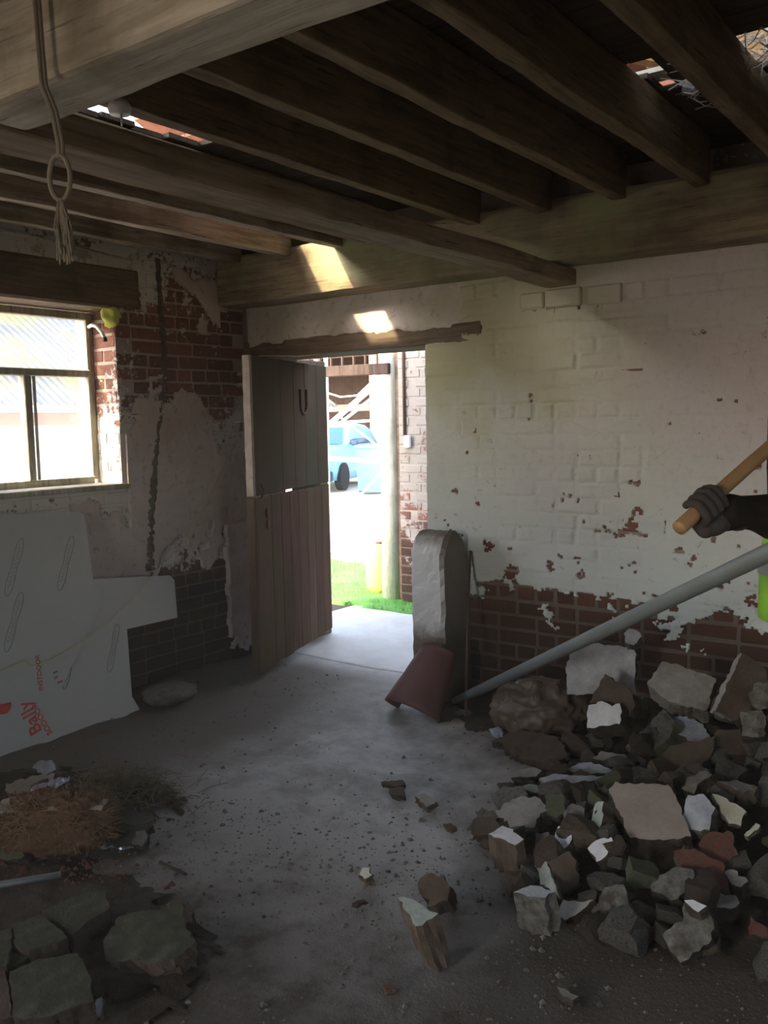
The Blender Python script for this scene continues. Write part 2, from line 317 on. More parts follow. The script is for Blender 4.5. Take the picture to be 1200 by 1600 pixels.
# ------------------------------------------------------------------ mesh helpers
def link_mesh(name, verts, faces, mat, parent=None, loc=None, smooth=False, mats=None, fmat=None):
    me = bpy.data.meshes.new(name); me.from_pydata([tuple(v) for v in verts], [], [tuple(f) for f in faces]); me.update()
    for m in (mats or [mat]): me.materials.append(m)
    if fmat is not None: me.polygons.foreach_set('material_index', fmat)
    if smooth: me.polygons.foreach_set('use_smooth', [True]*len(me.polygons))
    return link_me(name, me, parent, loc)
def link_me(name, me, parent=None, loc=None):
    o = bpy.data.objects.new(name, me); col.objects.link(o)
    if loc is not None: o.location = loc
    if parent is not None: o.parent = parent
    return o
def bm_obj(name, bm, mat, parent=None, loc=None, smooth=False, mats=None):
    me = bpy.data.meshes.new(name); bm.normal_update(); bm.to_mesh(me); bm.free()
    for m in (mats or [mat]): me.materials.append(m)
    if smooth: me.polygons.foreach_set('use_smooth', [True]*len(me.polygons))
    return link_me(name, me, parent, loc)
def tag(o, label=None, cat=None, group=None, kind=None):
    if label: o['label'] = label
    if cat: o['category'] = cat
    if group: o['group'] = group
    if kind: o['kind'] = kind
    return o
def empty(name, loc=(0, 0, 0), rz=0.0):
    o = bpy.data.objects.new(name, None); col.objects.link(o); o.location = loc; o.rotation_euler = (0, 0, rz); o.empty_display_size = 0.1
    return o
def bm_box(bm, x0, x1, y0, y1, z0, z1, bevel=0.0, seg=1):
    r = bmesh.ops.create_cube(bm, size=1.0)
    vs = r['verts']
    bmesh.ops.scale(bm, vec=(x1-x0, y1-y0, z1-z0), verts=vs)
    bmesh.ops.translate(bm, vec=((x0+x1)/2, (y0+y1)/2, (z0+z1)/2), verts=vs)
    if bevel > 0:
        es = list({e for v in vs for e in v.link_edges})
        bmesh.ops.bevel(bm, geom=es, offset=bevel, segments=seg, affect='EDGES', profile=0.6)
    return bm
def box(name, x0, x1, y0, y1, z0, z1, mat, parent=None, bevel=0.0, seg=1):
    """a box whose origin sits at its own base centre"""
    bm = bmesh.new(); c = ((x0+x1)/2, (y0+y1)/2, z0)
    bm_box(bm, x0-c[0], x1-c[0], y0-c[1], y1-c[1], 0, z1-z0, bevel, seg)
    if parent is not None:
        pm = parent.location; loc = (c[0]-pm.x, c[1]-pm.y, c[2]-pm.z)
    else: loc = c
    return bm_obj(name, bm, mat, parent, loc)
def tube_data(pts, rad, sides=10, cap=True):
    pts = [Vector(p) for p in pts]; n = len(pts)
    rad = rad if isinstance(rad, (list, tuple)) else [rad]*n
    V, F = [], []
    t0 = (pts[1]-pts[0]).normalized(); up = Vector((0, 0, 1)) if abs(t0.z) < 0.9 else Vector((1, 0, 0))
    a = t0.cross(up).normalized()
    for i, p in enumerate(pts):
        t = (pts[min(i+1, n-1)]-pts[max(i-1, 0)]).normalized()
        a = (a - t*a.dot(t)).normalized(); c = t.cross(a)
        for k in range(sides):
            th = 2*math.pi*k/sides; V.append(p + (a*math.cos(th)+c*math.sin(th))*rad[i])
    for i in range(n-1):
        for k in range(sides):
            k2 = (k+1) % sides; F.append((i*sides+k, i*sides+k2, (i+1)*sides+k2, (i+1)*sides+k))
    if cap: F.append(tuple(range(sides-1, -1, -1))); F.append(tuple(range((n-1)*sides, n*sides)))
    return V, F
def tube(name, pts, rad, mat, parent=None, sides=10, smooth=True, base=None):
    V, F = tube_data(pts, rad, sides)
    loc = Vector(base) if base is not None else Vector(min(pts, key=lambda q: q[2]))
    if parent is not None: off = Vector(parent.location); V = [v-off for v in V]; return link_mesh(name, V, F, mat, parent, None, smooth)
    return link_mesh(name, [v-loc for v in V], F, mat, None, loc, smooth)
def fbm(p, H=0.7, oct=4): return mnoise.fractal(p, H, 2.1, oct)
def roughen(bm, amp, freq, seed):
    s = Vector((seed*3.7, seed*1.3, seed*2.9)); bm.normal_update()
    disp = [(v, v.normal*(fbm(v.co*freq+s)*amp)) for v in bm.verts]
    for v, d in disp: v.co += d
def prism(name, pts, n, th, fm, sm, seed, rough=0.006, parent=None):
    """a broken slab: a face polygon with thickness, ragged edges and its own face and side material"""
    n = Vector(n).normalized(); P = [Vector(p) for p in pts]; c = sum(P, Vector())/len(P)
    rnd = random.Random(seed)
    # ragged outline
    Q = []
    for i, p in enumerate(P):
        q = P[(i+1) % len(P)]; L = (q-p).length; k = max(1, int(L/0.014)); e = (q-p).normalized() if L > 0 else Vector((1, 0, 0)); s_ = e.cross(n)
        for j in range(k):
            r = p.lerp(q, j/k)
            r = r + s_*(rnd.uniform(-1, 1)*min(rough*0.7, L*0.07)+fbm(r*45+Vector((seed, 0, 0)))*rough*0.9)
            Q.append(r)
    m = len(Q); lay = 4; V = []; F = []; fmat = []
    off = c - n*th
    base = Vector((off.x, off.y, min(min((q-n*th).z for q in Q), min(q.z for q in Q))))
    for l in range(lay+1):
        t = l/lay; g = 1.0 + (0.02*math.sin(t*math.pi)+rnd.uniform(-0.015, 0.015) if l else -0.0) - 0.05*t
        for q in Q:
            r = c + (q-c)*g - n*th*t
            if l: r += Vector((rnd.uniform(-1, 1), rnd.uniform(-1, 1), rnd.uniform(-1, 1)))*rough*0.9
            V.append(r)
    rings = 4; top0 = 0
    for l in range(lay):
        for k in range(m):
            k2 = (k+1) % m; F.append((l*m+k, (l+1)*m+k, (l+1)*m+k2, l*m+k2)); fmat.append(1)
    F.append(tuple(range(lay*m+m-1, lay*m-1, -1))); fmat.append(1)
    prev = list(range(m))
    for r_ in range(1, rings):
        g = 1-r_/rings; cur = []
        for q in Q:
            r = c + (q-c)*g + n*(fbm((c+(q-c)*g)*16)*rough*0.22); V.append(r); cur.append(len(V)-1)
        for k in range(m):
            k2 = (k+1) % m; F.append((prev[k], prev[k2], cur[k2], cur[k])); fmat.append(0)
        prev = cur
    V.append(c); ci = len(V)-1
    for k in range(m): F.append((prev[k], prev[(k+1) % m], ci)); fmat.append(0)
    # orientation
    nn = (Q[1]-Q[0]).cross(Q[2]-Q[0]); area = sum(((Q[i]-c).cross(Q[(i+1) % m]-c) for i in range(m)), Vector())
    if area.dot(n) < 0: F = [tuple(reversed(f)) for f in F]
    V = [v-base for v in V]
    return link_mesh(name, V, F, None, parent, base, False, mats=[fm, sm], fmat=fmat)
def chunk_mesh(name, seed, dims, mat, cuts=6, sub=2, amp=0.05):
    """an angular broken stone: a cube cut by random planes, subdivided and roughened; base at z=0"""
    rnd = random.Random(seed); bm = bmesh.new(); bmesh.ops.create_cube(bm, size=2.0)
    for i in range(cuts):
        d = Vector((rnd.gauss(0, 1), rnd.gauss(0, 1), rnd.gauss(0, 1))).normalized()
        r = bmesh.ops.bisect_plane(bm, geom=bm.verts[:]+bm.edges[:]+bm.faces[:], plane_co=d*rnd.uniform(0.8, 1.15), plane_no=d, clear_outer=True)
        es = [e for e in r['geom_cut'] if isinstance(e, bmesh.types.BMEdge)]
        if es: bmesh.ops.contextual_create(bm, geom=es)
    bmesh.ops.triangulate(bm, faces=bm.faces[:])
    for _ in range(sub):
        es = [e for e in bm.edges if e.calc_length() > 0.45]
        if es: bmesh.ops.subdivide_edges(bm, edges=es, cuts=1)
        bmesh.ops.triangulate(bm, faces=[f for f in bm.faces if len(f.verts) > 3])
    roughen(bm, amp*2.4, 2.2, seed)
    for v in bm.verts: v.co = Vector((v.co.x*dims[0]/2, v.co.y*dims[1]/2, v.co.z*dims[2]/2))
    z = min(v.co.z for v in bm.verts)
    for v in bm.verts: v.co.z -= z
    me = bpy.data.meshes.new(name); bm.to_mesh(me); bm.free(); me.materials.append(mat); return me
def grid_solid(name, xs, ys, fn, keep, mat, parent=None, thick=None, smooth=True):
    """height field over a grid; fn(u,v)->point, keep(u,v)->bool; open borders get a skirt via thick(point)->point"""
    nx, ny = len(xs), len(ys); idx = {}; V = []; F = []
    ok = [[keep(x, y) for y in ys] for x in xs]
    def vi(i, j):
        if (i, j) not in idx: idx[(i, j)] = len(V); V.append(Vector(fn(xs[i], ys[j])))
        return idx[(i, j)]
    for i in range(nx-1):
        for j in range(ny-1):
            if ok[i][j] and ok[i+1][j] and ok[i+1][j+1] and ok[i][j+1]: F.append((vi(i, j), vi(i+1, j), vi(i+1, j+1), vi(i, j+1)))
    if thick:
        cnt = {}
        for f in F:
            for k in range(4):
                e = (f[k], f[(k+1) % 4]); cnt[tuple(sorted(e))] = cnt.get(tuple(sorted(e)), 0)+1
        sk = {}
        def s(i):
            if i not in sk: sk[i] = len(V); V.append(Vector(thick(V[i])))
            return sk[i]
        for f in list(F):
            for k in range(4):
                a, b_ = f[k], f[(k+1) % 4]
                if cnt[tuple(sorted((a, b_)))] == 1: F.append((b_, a, s(a), s(b_)))
    return link_mesh(name, V, F, mat, parent, None, smooth)
def remesh(o, voxel, smooth_it=6):
    r = o.modifiers.new('remesh', 'REMESH'); r.mode = 'VOXEL'; r.voxel_size = voxel; r.use_smooth_shade = True
    s = o.modifiers.new('smooth', 'SMOOTH'); s.iterations = smooth_it; s.factor = 0.5
def ball(bm, c, r, seg=14, rot=None):
    q = bmesh.ops.create_uvsphere(bm, u_segments=seg, v_segments=seg//2+2, radius=1.0)
    m = Matrix.Translation(c) @ (rot or Matrix.Identity(4)) @ Matrix.Diagonal((*((r, r, r) if isinstance(r, float) else r), 1))
    bmesh.ops.transform(bm, matrix=m, verts=q['verts'])
def limb(bm, pts, rad, sides=12):
    V, F = tube_data(pts, rad, sides); vs = [bm.verts.new(v) for v in V]
    for f in F: bm.faces.new([vs[i] for i in f])
    for p, r in ((pts[0], rad[0]), (pts[-1], rad[-1])): ball(bm, Vector(p), float(r)*0.98, 10)

# ================================================================== THE SETTING
XL, YB = -4.11, 4.10            # inner faces of the left wall and the back wall
rng = random.Random(11)

# floor: gently uneven slab and trodden dirt, one sheet with the threshold crack sunk into it
def floor_h(x, y):
    p = Vector((x, y, 0))
    h = 0.010*mnoise.noise(p*1.3) + 0.004*mnoise.noise(p*6)
    near = max(0.0, min(1.0, (2.1-y)/0.8))
    h += near*(0.016*fbm(p*3.0)+0.008*mnoise.noise(p*22))
    edge = max(0.0, min(1.0, (-3.45-x)/0.5)); h += edge*(0.02+0.018*fbm(p*4))*(1 if y < 3.9 else 0)
    if x > -2.75 and y < 4.09:
        e2 = max(0.0, min(1.0, (y-3.4)/0.6)); h += e2*(0.02+0.018*fbm(p*5))
    d = abs(y-4.25+0.004*math.sin(x*9))
    if -4.1 < x < -2.7 and d < 0.012: h -= 0.012*(1-d/0.012)
    return h-0.004
xs = [-4.5+0.05*i for i in range(0, 142)]; 
ysA = []
y = -3.2
while y < 6.05:
    ysA.append(y); y += 0.03 if 0.8 < y < 4.2 else (0.006 if 4.2 <= y < 4.3 else 0.1)
ysA.append(6.05)
xf = [-4.5+0.03*i for i in range(0, 132)]+[-0.5+0.1*i for i in range(0, 31)]
fl = grid_solid('floor', xf, ysA, lambda x, y: (x, y, floor_h(x, y)), lambda x, y: True, M['floor'])
tag(fl, kind='structure')

def brick_meshes(prefix, L, Hh, D, axis, mat):
    out = []
    for k in range(4):
        rr = random.Random(k*7+int(L*1000)); bm = bmesh.new()
        if axis == 'Y': bm_box(bm, -L/2, L/2, 0, D, 0, Hh, 0.006, 1)
        else: bm_box(bm, -D, 0, -L/2, L/2, 0, Hh, 0.006, 1)
        for v in bm.verts: v.co += Vector((rr.uniform(-1, 1), rr.uniform(-1, 1), rr.uniform(-1, 1)))*0.0022
        me = bpy.data.meshes.new('brick'); bm.to_mesh(me); bm.free(); me.materials.append(mat); out.append(me)
    return out
def lay(parent, axis, fixed, u0, u1, z0, z1, mat, keep, pitch, jut, seed, cap=300, stuffkeep=None, offset=0.0, mixb=0.3):
    """lay bricks course by course over the face; each is a child 'brick'; those past the cap, or beyond the view, are joined"""
    rr = random.Random(seed)
    S = brick_meshes('s', 0.213, pitch-0.011, 0.05, axis, mat); Hd = brick_meshes('h', 0.100, pitch-0.011, 0.05, axis, mat)
    n = 0; course = 0; z = z0; rest = []
    while z < z1-0.02:
        header = (course % 4 == 3); u = u0 - (0.112 if course % 2 else 0.0) + offset
        while u < u1:
            L, ms = (0.100, Hd) if (header or rr.random() < mixb*0.3) else (0.213, S)
            c = u + L/2
            if c-L*0.35 > u0-0.02 and c+L*0.35 < u1+0.03 and keep(c, z+pitch/2, L):
                d = max(-.003, min(.003, rr.gauss(0, 0.0018)))*(0.6 if axis == 'Y' else 1)+jut+(0.001 if axis == 'Y' else 0.004)*mnoise.noise(Vector((c*1.7, z*2.1, seed)))
                me = rr.choice(ms)
                loc = (c, fixed-d, z+0.006+rr.uniform(-.0015, .0015)) if axis == 'Y' else (fixed+d, c, z+0.006+rr.uniform(-.0015, .0015))
                if n < cap and not (stuffkeep and stuffkeep(c)):
                    o = link_me('brick', me, parent, loc); o.rotation_euler = (0, R(rr.uniform(-.6, .6)) if axis == 'Y' else 0, 0 if axis == 'Y' else 0)
                    n += 1
                else: rest.append((me, loc))
            u += L+0.011
        z += pitch; course += 1
    if rest:
        V, F = [], []
        for me, loc in rest:
            b0 = len(V); V += [v.co+Vector(loc) for v in me.vertices]; F += [tuple(b0+i for i in p.vertices) for p in me.polygons]
        tag(link_mesh('brickwork', V, F, mat, parent), kind='stuff')
    return n

# back wall: mortar core with the doorway, faced with whitewashed bricks
DX0, DX1 = XL, -2.72            # doorway
def slab(bm, *a): bm_box(bm, *a)
bm = bmesh.new()
slab(bm, DX1, 2.6, YB+0.002, YB+0.36, -0.1, 2.72)
slab(bm, XL-0.35, DX1, YB+0.002, YB+0.36, 1.93, 2.72)
wb = bm_obj('wall_back', bm, M['mortar_back']); tag(wb, kind='structure')
BL = []
nb = lay(wb, 'Y', YB, DX1+0.005, 2.4, 0.0, 2.24, M['brick_back'],
         lambda c, z, L: (BL.append((c, z, L)) or True), 0.079, 0.001, 5, cap=300, stuffkeep=lambda c: c > -0.72)

# limewash coat over the bricks, flaked off in patches, softly following the joints
rows_ = {}
for (c, z, L) in BL: rows_.setdefault(int(z/0.079), []).append((c-L/2, c+L/2))
def brick_relief(x, z):
    k = int(z/0.079); fz = (z-k*0.079); dz = min(fz, 0.079-fz); dx = 1.0
    for a, b_ in rows_.get(k, ()):
        if a-0.006 <= x <= b_+0.006: dx = min(abs(x-a), abs(x-b_)); break
    else: dx = 0.0
    return min(1.0, min(dz, dx)/0.013)
def coat_val(x, z):
    n = fbm(Vector((x*4.2, z*6.0, 2.2)), 0.55, 6); n2 = mnoise.noise(Vector((x*23, z*30, 6)))
    edge = 0.575 - 0.035*(x+2.0)
    v = (z-edge)*2.2+n*0.42+n2*0.16
    if z > edge+0.06:
        fl = fbm(Vector((x*7.5+11, z*13.0, 5.1)), 0.5, 5); lim = 0.56+min(0.8, (z-edge-0.06)*0.70)
        if fl > lim: return -1
        v = max(v, 0.02)
        if -2.55 < x < -2.36 and 1.955 < z+0.02*n < 2.0: return -1
    return v
def coat_pt(x, z):
    soft = max(0.0, min(1.0, 0.42+1.5*mnoise.noise(Vector((x*1.3, z*1.9, 12)))))*max(0.0, min(1.0, 0.6+1.6*mnoise.noise(Vector((x*3.7, z*11, 31)))))
    jr = brick_relief(x, z); lump = max(0.0, mnoise.noise(Vector((round(x/0.225)*3.3, int(z/0.079)*5.1, 2))))*0.0045
    d = 0.0046+(0.0088*soft+lump)*jr+0.0045*mnoise.noise(Vector((x*2.3, z*2.6, 3)))+0.0013*mnoise.noise(Vector((x*21, z*21, 8)))
    if abs(z-1.70-0.05*(x+1.4)) < 0.006 and -1.9 < x < -0.6: d -= 0.004
    d = max(d, 0.0042)
    ck = mnoise.noise(Vector((x*1.9, int(z/0.079)*7.7, 40)))
    if jr < 0.45 and ck > 0.12: d = 0.0042-0.0062*min(1, (ck-0.12)*5)*(1-jr/0.45)
    return (x+0.006*mnoise.noise(Vector((x*97, z*97, 1))), YB-d, z+0.006*mnoise.noise(Vector((x*97, z*97, 7))))
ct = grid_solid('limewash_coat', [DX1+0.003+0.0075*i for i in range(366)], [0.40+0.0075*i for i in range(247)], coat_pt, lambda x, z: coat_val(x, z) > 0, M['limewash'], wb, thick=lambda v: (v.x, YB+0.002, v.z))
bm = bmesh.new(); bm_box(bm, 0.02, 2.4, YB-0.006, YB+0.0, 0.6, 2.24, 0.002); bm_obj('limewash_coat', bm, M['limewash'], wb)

# left wall with the window openings
WY0, WY1, WZ0, WZ1 = 1.85, 3.12, 1.17, 2.15
RY0, RY1, RZ0, RZ1 = -2.1, 0.1, 0.6, 2.1         # opening behind the camera
xo = XL-0.36
bm = bmesh.new()
xi = XL-0.006
slab(bm, xo, xi, WY1, YB+0.36, -0.1, 2.72)
slab(bm, xo, xi, RY1, WY0, -0.1, 2.72)
slab(bm, xo, xi, WY0, WY1, -0.1, WZ0-0.0)
slab(bm, xo, xi, WY0, WY1, WZ1+0.22, 2.72)
slab(bm, xo, xi, -3.2, RY0, -0.1, 2.72)
slab(bm, xo, xi, RY0, RY1, -0.1, RZ0)
slab(bm, xo, xi, RY0, RY1, RZ1, 2.72)
wl = bm_obj('wall_left', bm, M['mortar_left']); tag(wl, kind='structure')
def plaster_val(y, z):
    """>0 where the old plaster still covers the left wall"""
    p = Vector((y*3.1, z*3.1, 4.2)); n = fbm(p, 0.6, 5)*0.22 + 0.10*mnoise.noise(Vector((y*17, z*17, 1)))
    top = 1.66 if y > 3.28 else 1.52 + (y-3.12)*0.6
    if y > 3.84: top = 1.32
    if y > 3.60 and y <= 3.84: top = 1.62-(y-3.60)*0.5
    bot = 0.76 if y > 3.35 else 0.62
    if y < 3.14: top = 1.13 - max(0, (2.95-y))*0.30
    v = min(top-z, z-bot, )
    return v + n*0.9
def up_patch(y, z):
    n = fbm(Vector((y*5.1, z*5.1, 9.2)), 0.6, 5)*0.30
    d = 0.17-math.hypot((y-3.85)*0.9, (z-2.30)*1.0)
    return d+n*0.6
nl = lay(wl, 'X', XL, 2.0, YB-0.01, 0.0, 2.56, M['brick_left'],
         lambda c, z, L: not (c-L/2 < WY1-0.02 and WZ0-0.03 < z < WZ1+0.26) and not (plaster_val(c, z) > 0.10) and not (3.12 < c < 3.36 and z > 2.40 and c < 3.3)
         and not (c < 2.85 and z < 1.0), 0.0765, 0.001, 9, cap=300)
# jamb of the window: bricks on the reveal, seen from the side
Sj = brick_meshes('j', 0.213, 0.065, 0.04, 'Y', M['brick_left'])
z = WZ0; k = 0
while z < WZ1-0.03:
    for x0, L in (((-4.225, 0.213),) if k % 2 == 0 else ((-4.17, 0.100), (-4.31, 0.16))):
        o = link_me('brick', rng.choice(Sj), wl, (x0, WY1-0.003+rng.uniform(-.002, .002), z+0.006)); o.scale = (L/0.213, 1, 1)
    z += 0.0765; k += 1
# plaster skins, thin and ragged
ys_ = [2.0+0.0125*i for i in range(0, 169)]; zs_ = [0.40+0.0125*i for i in range(0, 170)]
def skin_pt(off):
    return lambda y, z: (XL+off+0.004*mnoise.noise(Vector((y*3, z*3, 2)))+0.0018*mnoise.noise(Vector((y*15, z*15, 5))), y, z)
pl = grid_solid('plaster', ys_, zs_, skin_pt(0.012), lambda y, z: plaster_val(y, z) > 0 and not (y < WY1+0.01 and z > WZ0-0.03) and y < 4.1, M['plaster_left'], wl, thick=lambda v: (XL-0.01, v.y, v.z))
pl2 = grid_solid('plaster', ys_, [1.95+0.0125*i for i in range(0, 50)], skin_pt(0.008), lambda y, z: up_patch(y, z) > 0 and 3.4 < y < 4.1, M['plaster_left'], wl, thick=lambda v: (XL-0.01, v.y, v.z))
# pale pink patch in the corner beside the door
def pink_keep(y, z):
    n = 0.03*mnoise.noise(Vector((y*9, z*9, 8)))
    return 3.86+n < y < 4.095 and 0.10+3*n+0.10*mnoise.noise(Vector((y*24, z*24, 3))) < z < 0.88+n*0.5
link_p = grid_solid('plaster', [3.80+0.0125*i for i in range(25)], [0.0+0.0125*i for i in range(80)], skin_pt(0.032), pink_keep, M['plaster_pink'], wl, thick=lambda v: (XL-0.01, v.y, v.z))
link_p['label'] = 'pale pink patch plaster'
# worn groove filled with crumbling earth running down the wall
cy = [(2.46, 3.43), (2.2, 3.44), (1.95, 3.455), (1.75, 3.43), (1.6, 3.405), (1.4, 3.36), (1.2, 3.33), (1.0, 3.30), (0.82, 3.28), (0.68, 3.27)]
def cwid(z): return 0.017+max(0, (2.0-z))*0.020
def cyc(z):
    for (z0, y0), (z1, y1) in zip(cy, cy[1:]):
        if z1 <= z <= z0: return y1+(y0-y1)*(z-z1)/(z0-z1)
    return cy[-1][1]
V, F = [], []
zz = 2.46; rows = 0
while zz > 0.67:
    wd = cwid(zz)*(1+0.35*mnoise.noise(Vector((0, 1, zz*13)))+0.35*mnoise.noise(Vector((5, 1, zz*45)))); yc = cyc(zz)+0.006*mnoise.noise(Vector((3, 2, zz*15)))
    for k in range(7):
        t = -1+2*k/6; d = 0.012*(1-t*t)+0.010*mnoise.noise(Vector((t*5, zz*48, 2)))+0.005*mnoise.noise(Vector((t*9, zz*110, 2)))
        V.append((XL+0.004+max(d, -0.004), yc+t*wd, zz))
    rows += 1; zz -= 0.012
for r_ in range(rows-1):
    for k in range(6): F.append((r_*7+k, r_*7+k+1, (r_+1)*7+k+1, (r_+1)*7+k))
ch = link_mesh('earth_trail', V, F, M['chase'], wl, smooth=True); ch['label'] = 'dark crumbling earth trail down the wall'

# right and rear walls close the room behind the camera
bm = bmesh.new(); slab(bm, 2.4, 2.75, -3.2, -0.2, -0.1, 2.72); slab(bm, 2.4, 2.75, 1.3, YB, -0.1, 2.72); slab(bm, 2.4, 2.75, -0.2, 1.3, -0.1, 0.95); slab(bm, 2.4, 2.75, -0.2, 1.3, 2.05, 2.72); tag(bm_obj('wall_right', bm, M['mortar_back']), kind='structure')  # right wall opening added to light the left wall
bm = bmesh.new(); slab(bm, xo, -2.05, -3.5, -3.2, -0.1, 2.72); slab(bm, -1.1, 2.75, -3.5, -3.2, -0.1, 2.72); slab(bm, -2.05, -1.1, -3.5, -3.2, 2.1, 2.72); slab(bm, -2.05, -1.1, -3.5, -3.2, -0.1, 0.95); tag(bm_obj('wall_rear', bm, M['mortar_back']), kind='structure')  # rear wall opening added to strengthen light on the back wall

# doorway head: exposed timber lintel under a painted render band
bm = bmesh.new(); bm_box(bm, XL+0.005, -2.36, YB-0.012, YB+0.30, 1.915, 2.02, 0.006)
roughen(bm, 0.003, 9, 4)
tl = bm_obj('trim_1', bm, M['lintel_wood']); tag(tl, kind='structure')
V, F = [], []
nx = 90; nz = 16
for i in range(nx+1):
    x = -4.07+(1.62)*i/nx
    lo = 1.985+0.02*fbm(Vector((x*6, 0, 3)))+(0.035 if -3.05 > x > -3.75 else 0)*0.6
    if x < -3.98: lo -= 0.02*(1-(x+4.07)/0.09)
    hi = 2.262
    for j in range(nz+1):
        z = lo+(hi-lo)*j/nz; e = min(1.0, (x+4.07)/0.05); e = math.sqrt(max(0.0, 1-(1-e)**2)); e2 = min(1.0, (-2.45-x)/0.12)
        d = (0.034*min(e, 1)*max(0, min(1, e2*0.36))-0.006)+0.006*mnoise.noise(Vector((x*4, z*5, 7)))+0.002*mnoise.noise(Vector((x*19, z*19, 7)))
        if j == 0: d -= 0.02
        V.append((x, YB-0.008-max(d, -0.012), z))
for i in range(nx):
    for j in range(nz):
        a = i*(nz+1)+j; F.append((a, a+nz+1, a+nz+2, a+1))
tag(link_mesh('trim_2', V, F, M['lintel_paint'], None, smooth=True), kind='structure')
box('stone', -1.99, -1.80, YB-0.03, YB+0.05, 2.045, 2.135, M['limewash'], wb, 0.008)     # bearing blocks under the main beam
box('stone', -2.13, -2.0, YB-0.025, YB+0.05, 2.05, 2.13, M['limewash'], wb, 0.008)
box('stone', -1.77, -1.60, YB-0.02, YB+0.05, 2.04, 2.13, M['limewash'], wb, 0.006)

# window lintel
bm = bmesh.new(); bm_box(bm, xo+0.02, XL+0.004, 1.6, 3.30, WZ1, WZ1+0.225, 0.012); roughen(bm, 0.003, 7, 2)
tag(bm_obj('trim_3', bm, M['window_lintel']), kind='structure')

# steel window with two lower lights and one wide top light
wn = empty('window_1', (-4.34, 2.49, WZ0)); tag(wn, kind='structure')
fx0, fx1 = -4.365, -4.315
def wbox(name, y0, y1, z0, z1, d=0.0, mat='frame_paint', bev=0.004):
    return box(name, fx0-d, fx1+d, y0, y1, z0, z1, M[mat], wn, bev)
wbox('frame', 3.085, 3.125, 1.21, 2.14); wbox('frame', 1.85, 1.89, 1.21, 2.14)
wbox('frame', 1.89, 3.085, 2.10, 2.14); wbox('frame', 1.89, 3.085, 1.17, 1.225, 0.004)
wbox('transom', 1.89, 3.085, 1.783, 1.822, 0.006)
for yc in (2.70, 2.28): wbox('mullion', yc-0.022, yc+0.022, 1.225, 1.783, 0.003)
for (y0, y1) in ((2.722, 3.085), (2.302, 2.678), (1.89, 2.258)): 
    wbox('pane', y0, y1, 1.225, 1.783, -0.022, 'glass', 0)
wbox('pane', 1.89, 3.085, 1.822, 2.10, -0.022, 'glass', 0)
for y_, z0, z1 in ((3.074, 1.825, 2.098), (2.733, 1.228, 1.78), (3.074, 1.228, 1.78)): box('stop_bead', fx1, fx1+0.012, y_-0.006, y_+0.006, z0, z1, M['frame_paint'], wn)
box('sill', -4.36, XL+0.012, 1.86, 3.17, WZ0-0.012, WZ0+0.018, M['frame_paint'], wn, 0.006)
# the opening behind the camera keeps a plain boarded frame
w2 = empty('window_2', (-4.30, -1.0, RZ0)); tag(w2, kind='structure')
for (y0, y1, z0, z1) in ((RY0, RY0+.06, RZ0, RZ1), (RY1-.06, RY1, RZ0, RZ1), (RY0+.06, RY1-.06, RZ0, RZ0+.06), (RY0+.06, RY1-.06, RZ1-.06, RZ1), (-1.03, -.97, RZ0+.06, RZ1-.06)):
    box('frame', -4.33, -4.27, y0, y1, z0, z1, M['frame_paint'], w2, 0.004)

# ------------------------------------------------------------------ ceiling: loft boards, each a plank, with gaps
ceil = empty('ceiling', (0, 0, 2.66)); tag(ceil, kind='structure')
holes = [(-2.885, -2.62, 2.05, 2.50), (-1.16, -1.05, 2.97, 3.27), (-1.0, -0.62, 2.97, 3.27), (-3.52, -3.24, 2.86, 3.60)]
pw = 0.158; y = -3.2; k = 0
while y < YB:
    y1 = min(y+pw-0.003, YB); segs = [(XL, 2.4)]
    for (hx0, hx1, hy0, hy1) in holes:
        if y1 > hy0 and y < hy1:
            out = []
            for a, b_ in segs:
                if hx0 > a and hx1 < b_: out += [(a, hx0+rng.uniform(-.03, .03)), (hx1+rng.uniform(-.03, .03), b_)]
                else: out.append((a, b_))
            segs = out
    for a, b_ in segs:
        cut = [a]+([ -1.9+0.38*((k*5) % 4)] if a < -1.95 and b_ > 0 else [])+[b_]
        for c0, c1 in zip(cut, cut[1:]): box('plank', c0+0.002, c1-0.002, y, y1, 2.66+rng.uniform(0, .002), 2.682, M['board'], ceil, 0.002)
    y += pw; k += 1

# ------------------------------------------------------------------ beams and joists, each its own thing
def beam(name, x0, x1, y0, y1, z0, z1, mat, label, cat='beam', group=None, bev=0.012, seed=1, kinks=True):
    ax = 0 if (x1-x0) > (y1-y0) else 1
    bm = bmesh.new(); c = Vector(((x0+x1)/2, (y0+y1)/2, z0))
    bm_box(bm, x0-c.x, x1-c.x, y0-c.y, y1-c.y, 0, z1-z0, bev, 2)
    L = (x1-x0, y1-y0)[ax]; no = Vector((1, 0, 0)) if ax == 0 else Vector((0, 1, 0)); k = int(L/0.09)
    for i in range(1, k): bmesh.ops.bisect_plane(bm, geom=bm.verts[:]+bm.edges[:]+bm.faces[:], plane_co=no*(-L/2+L*i/k), plane_no=no)
    for v in bm.verts:
        t = v.co[ax]*1.6; v.co.z += 0.006*mnoise.noise(Vector((t, seed, 1))); v.co[1-ax] += 0.007*mnoise.noise(Vector((t, seed, 5)))
        if v.co.z < 0.02: v.co.z += 0.005*mnoise.noise(Vector((v.co[ax]*9, v.co[1-ax]*20, seed)))
    o = bm_obj(name, bm, mat, None, c, False); tag(o, label, cat, group); return o
beam('wall_plate', XL+0.0, 2.38, 3.885, YB+0.0, 2.228, 2.515, M['plate'], 'massive old timber beam lying along the top of the back wall', seed=3, bev=0.02)
beam('main_beam', -1.985, -1.83, -3.15, YB+0.05, 2.148, 2.226, M['main_beam'], 'pale square main beam crossing under the joists to the white wall', seed=5)
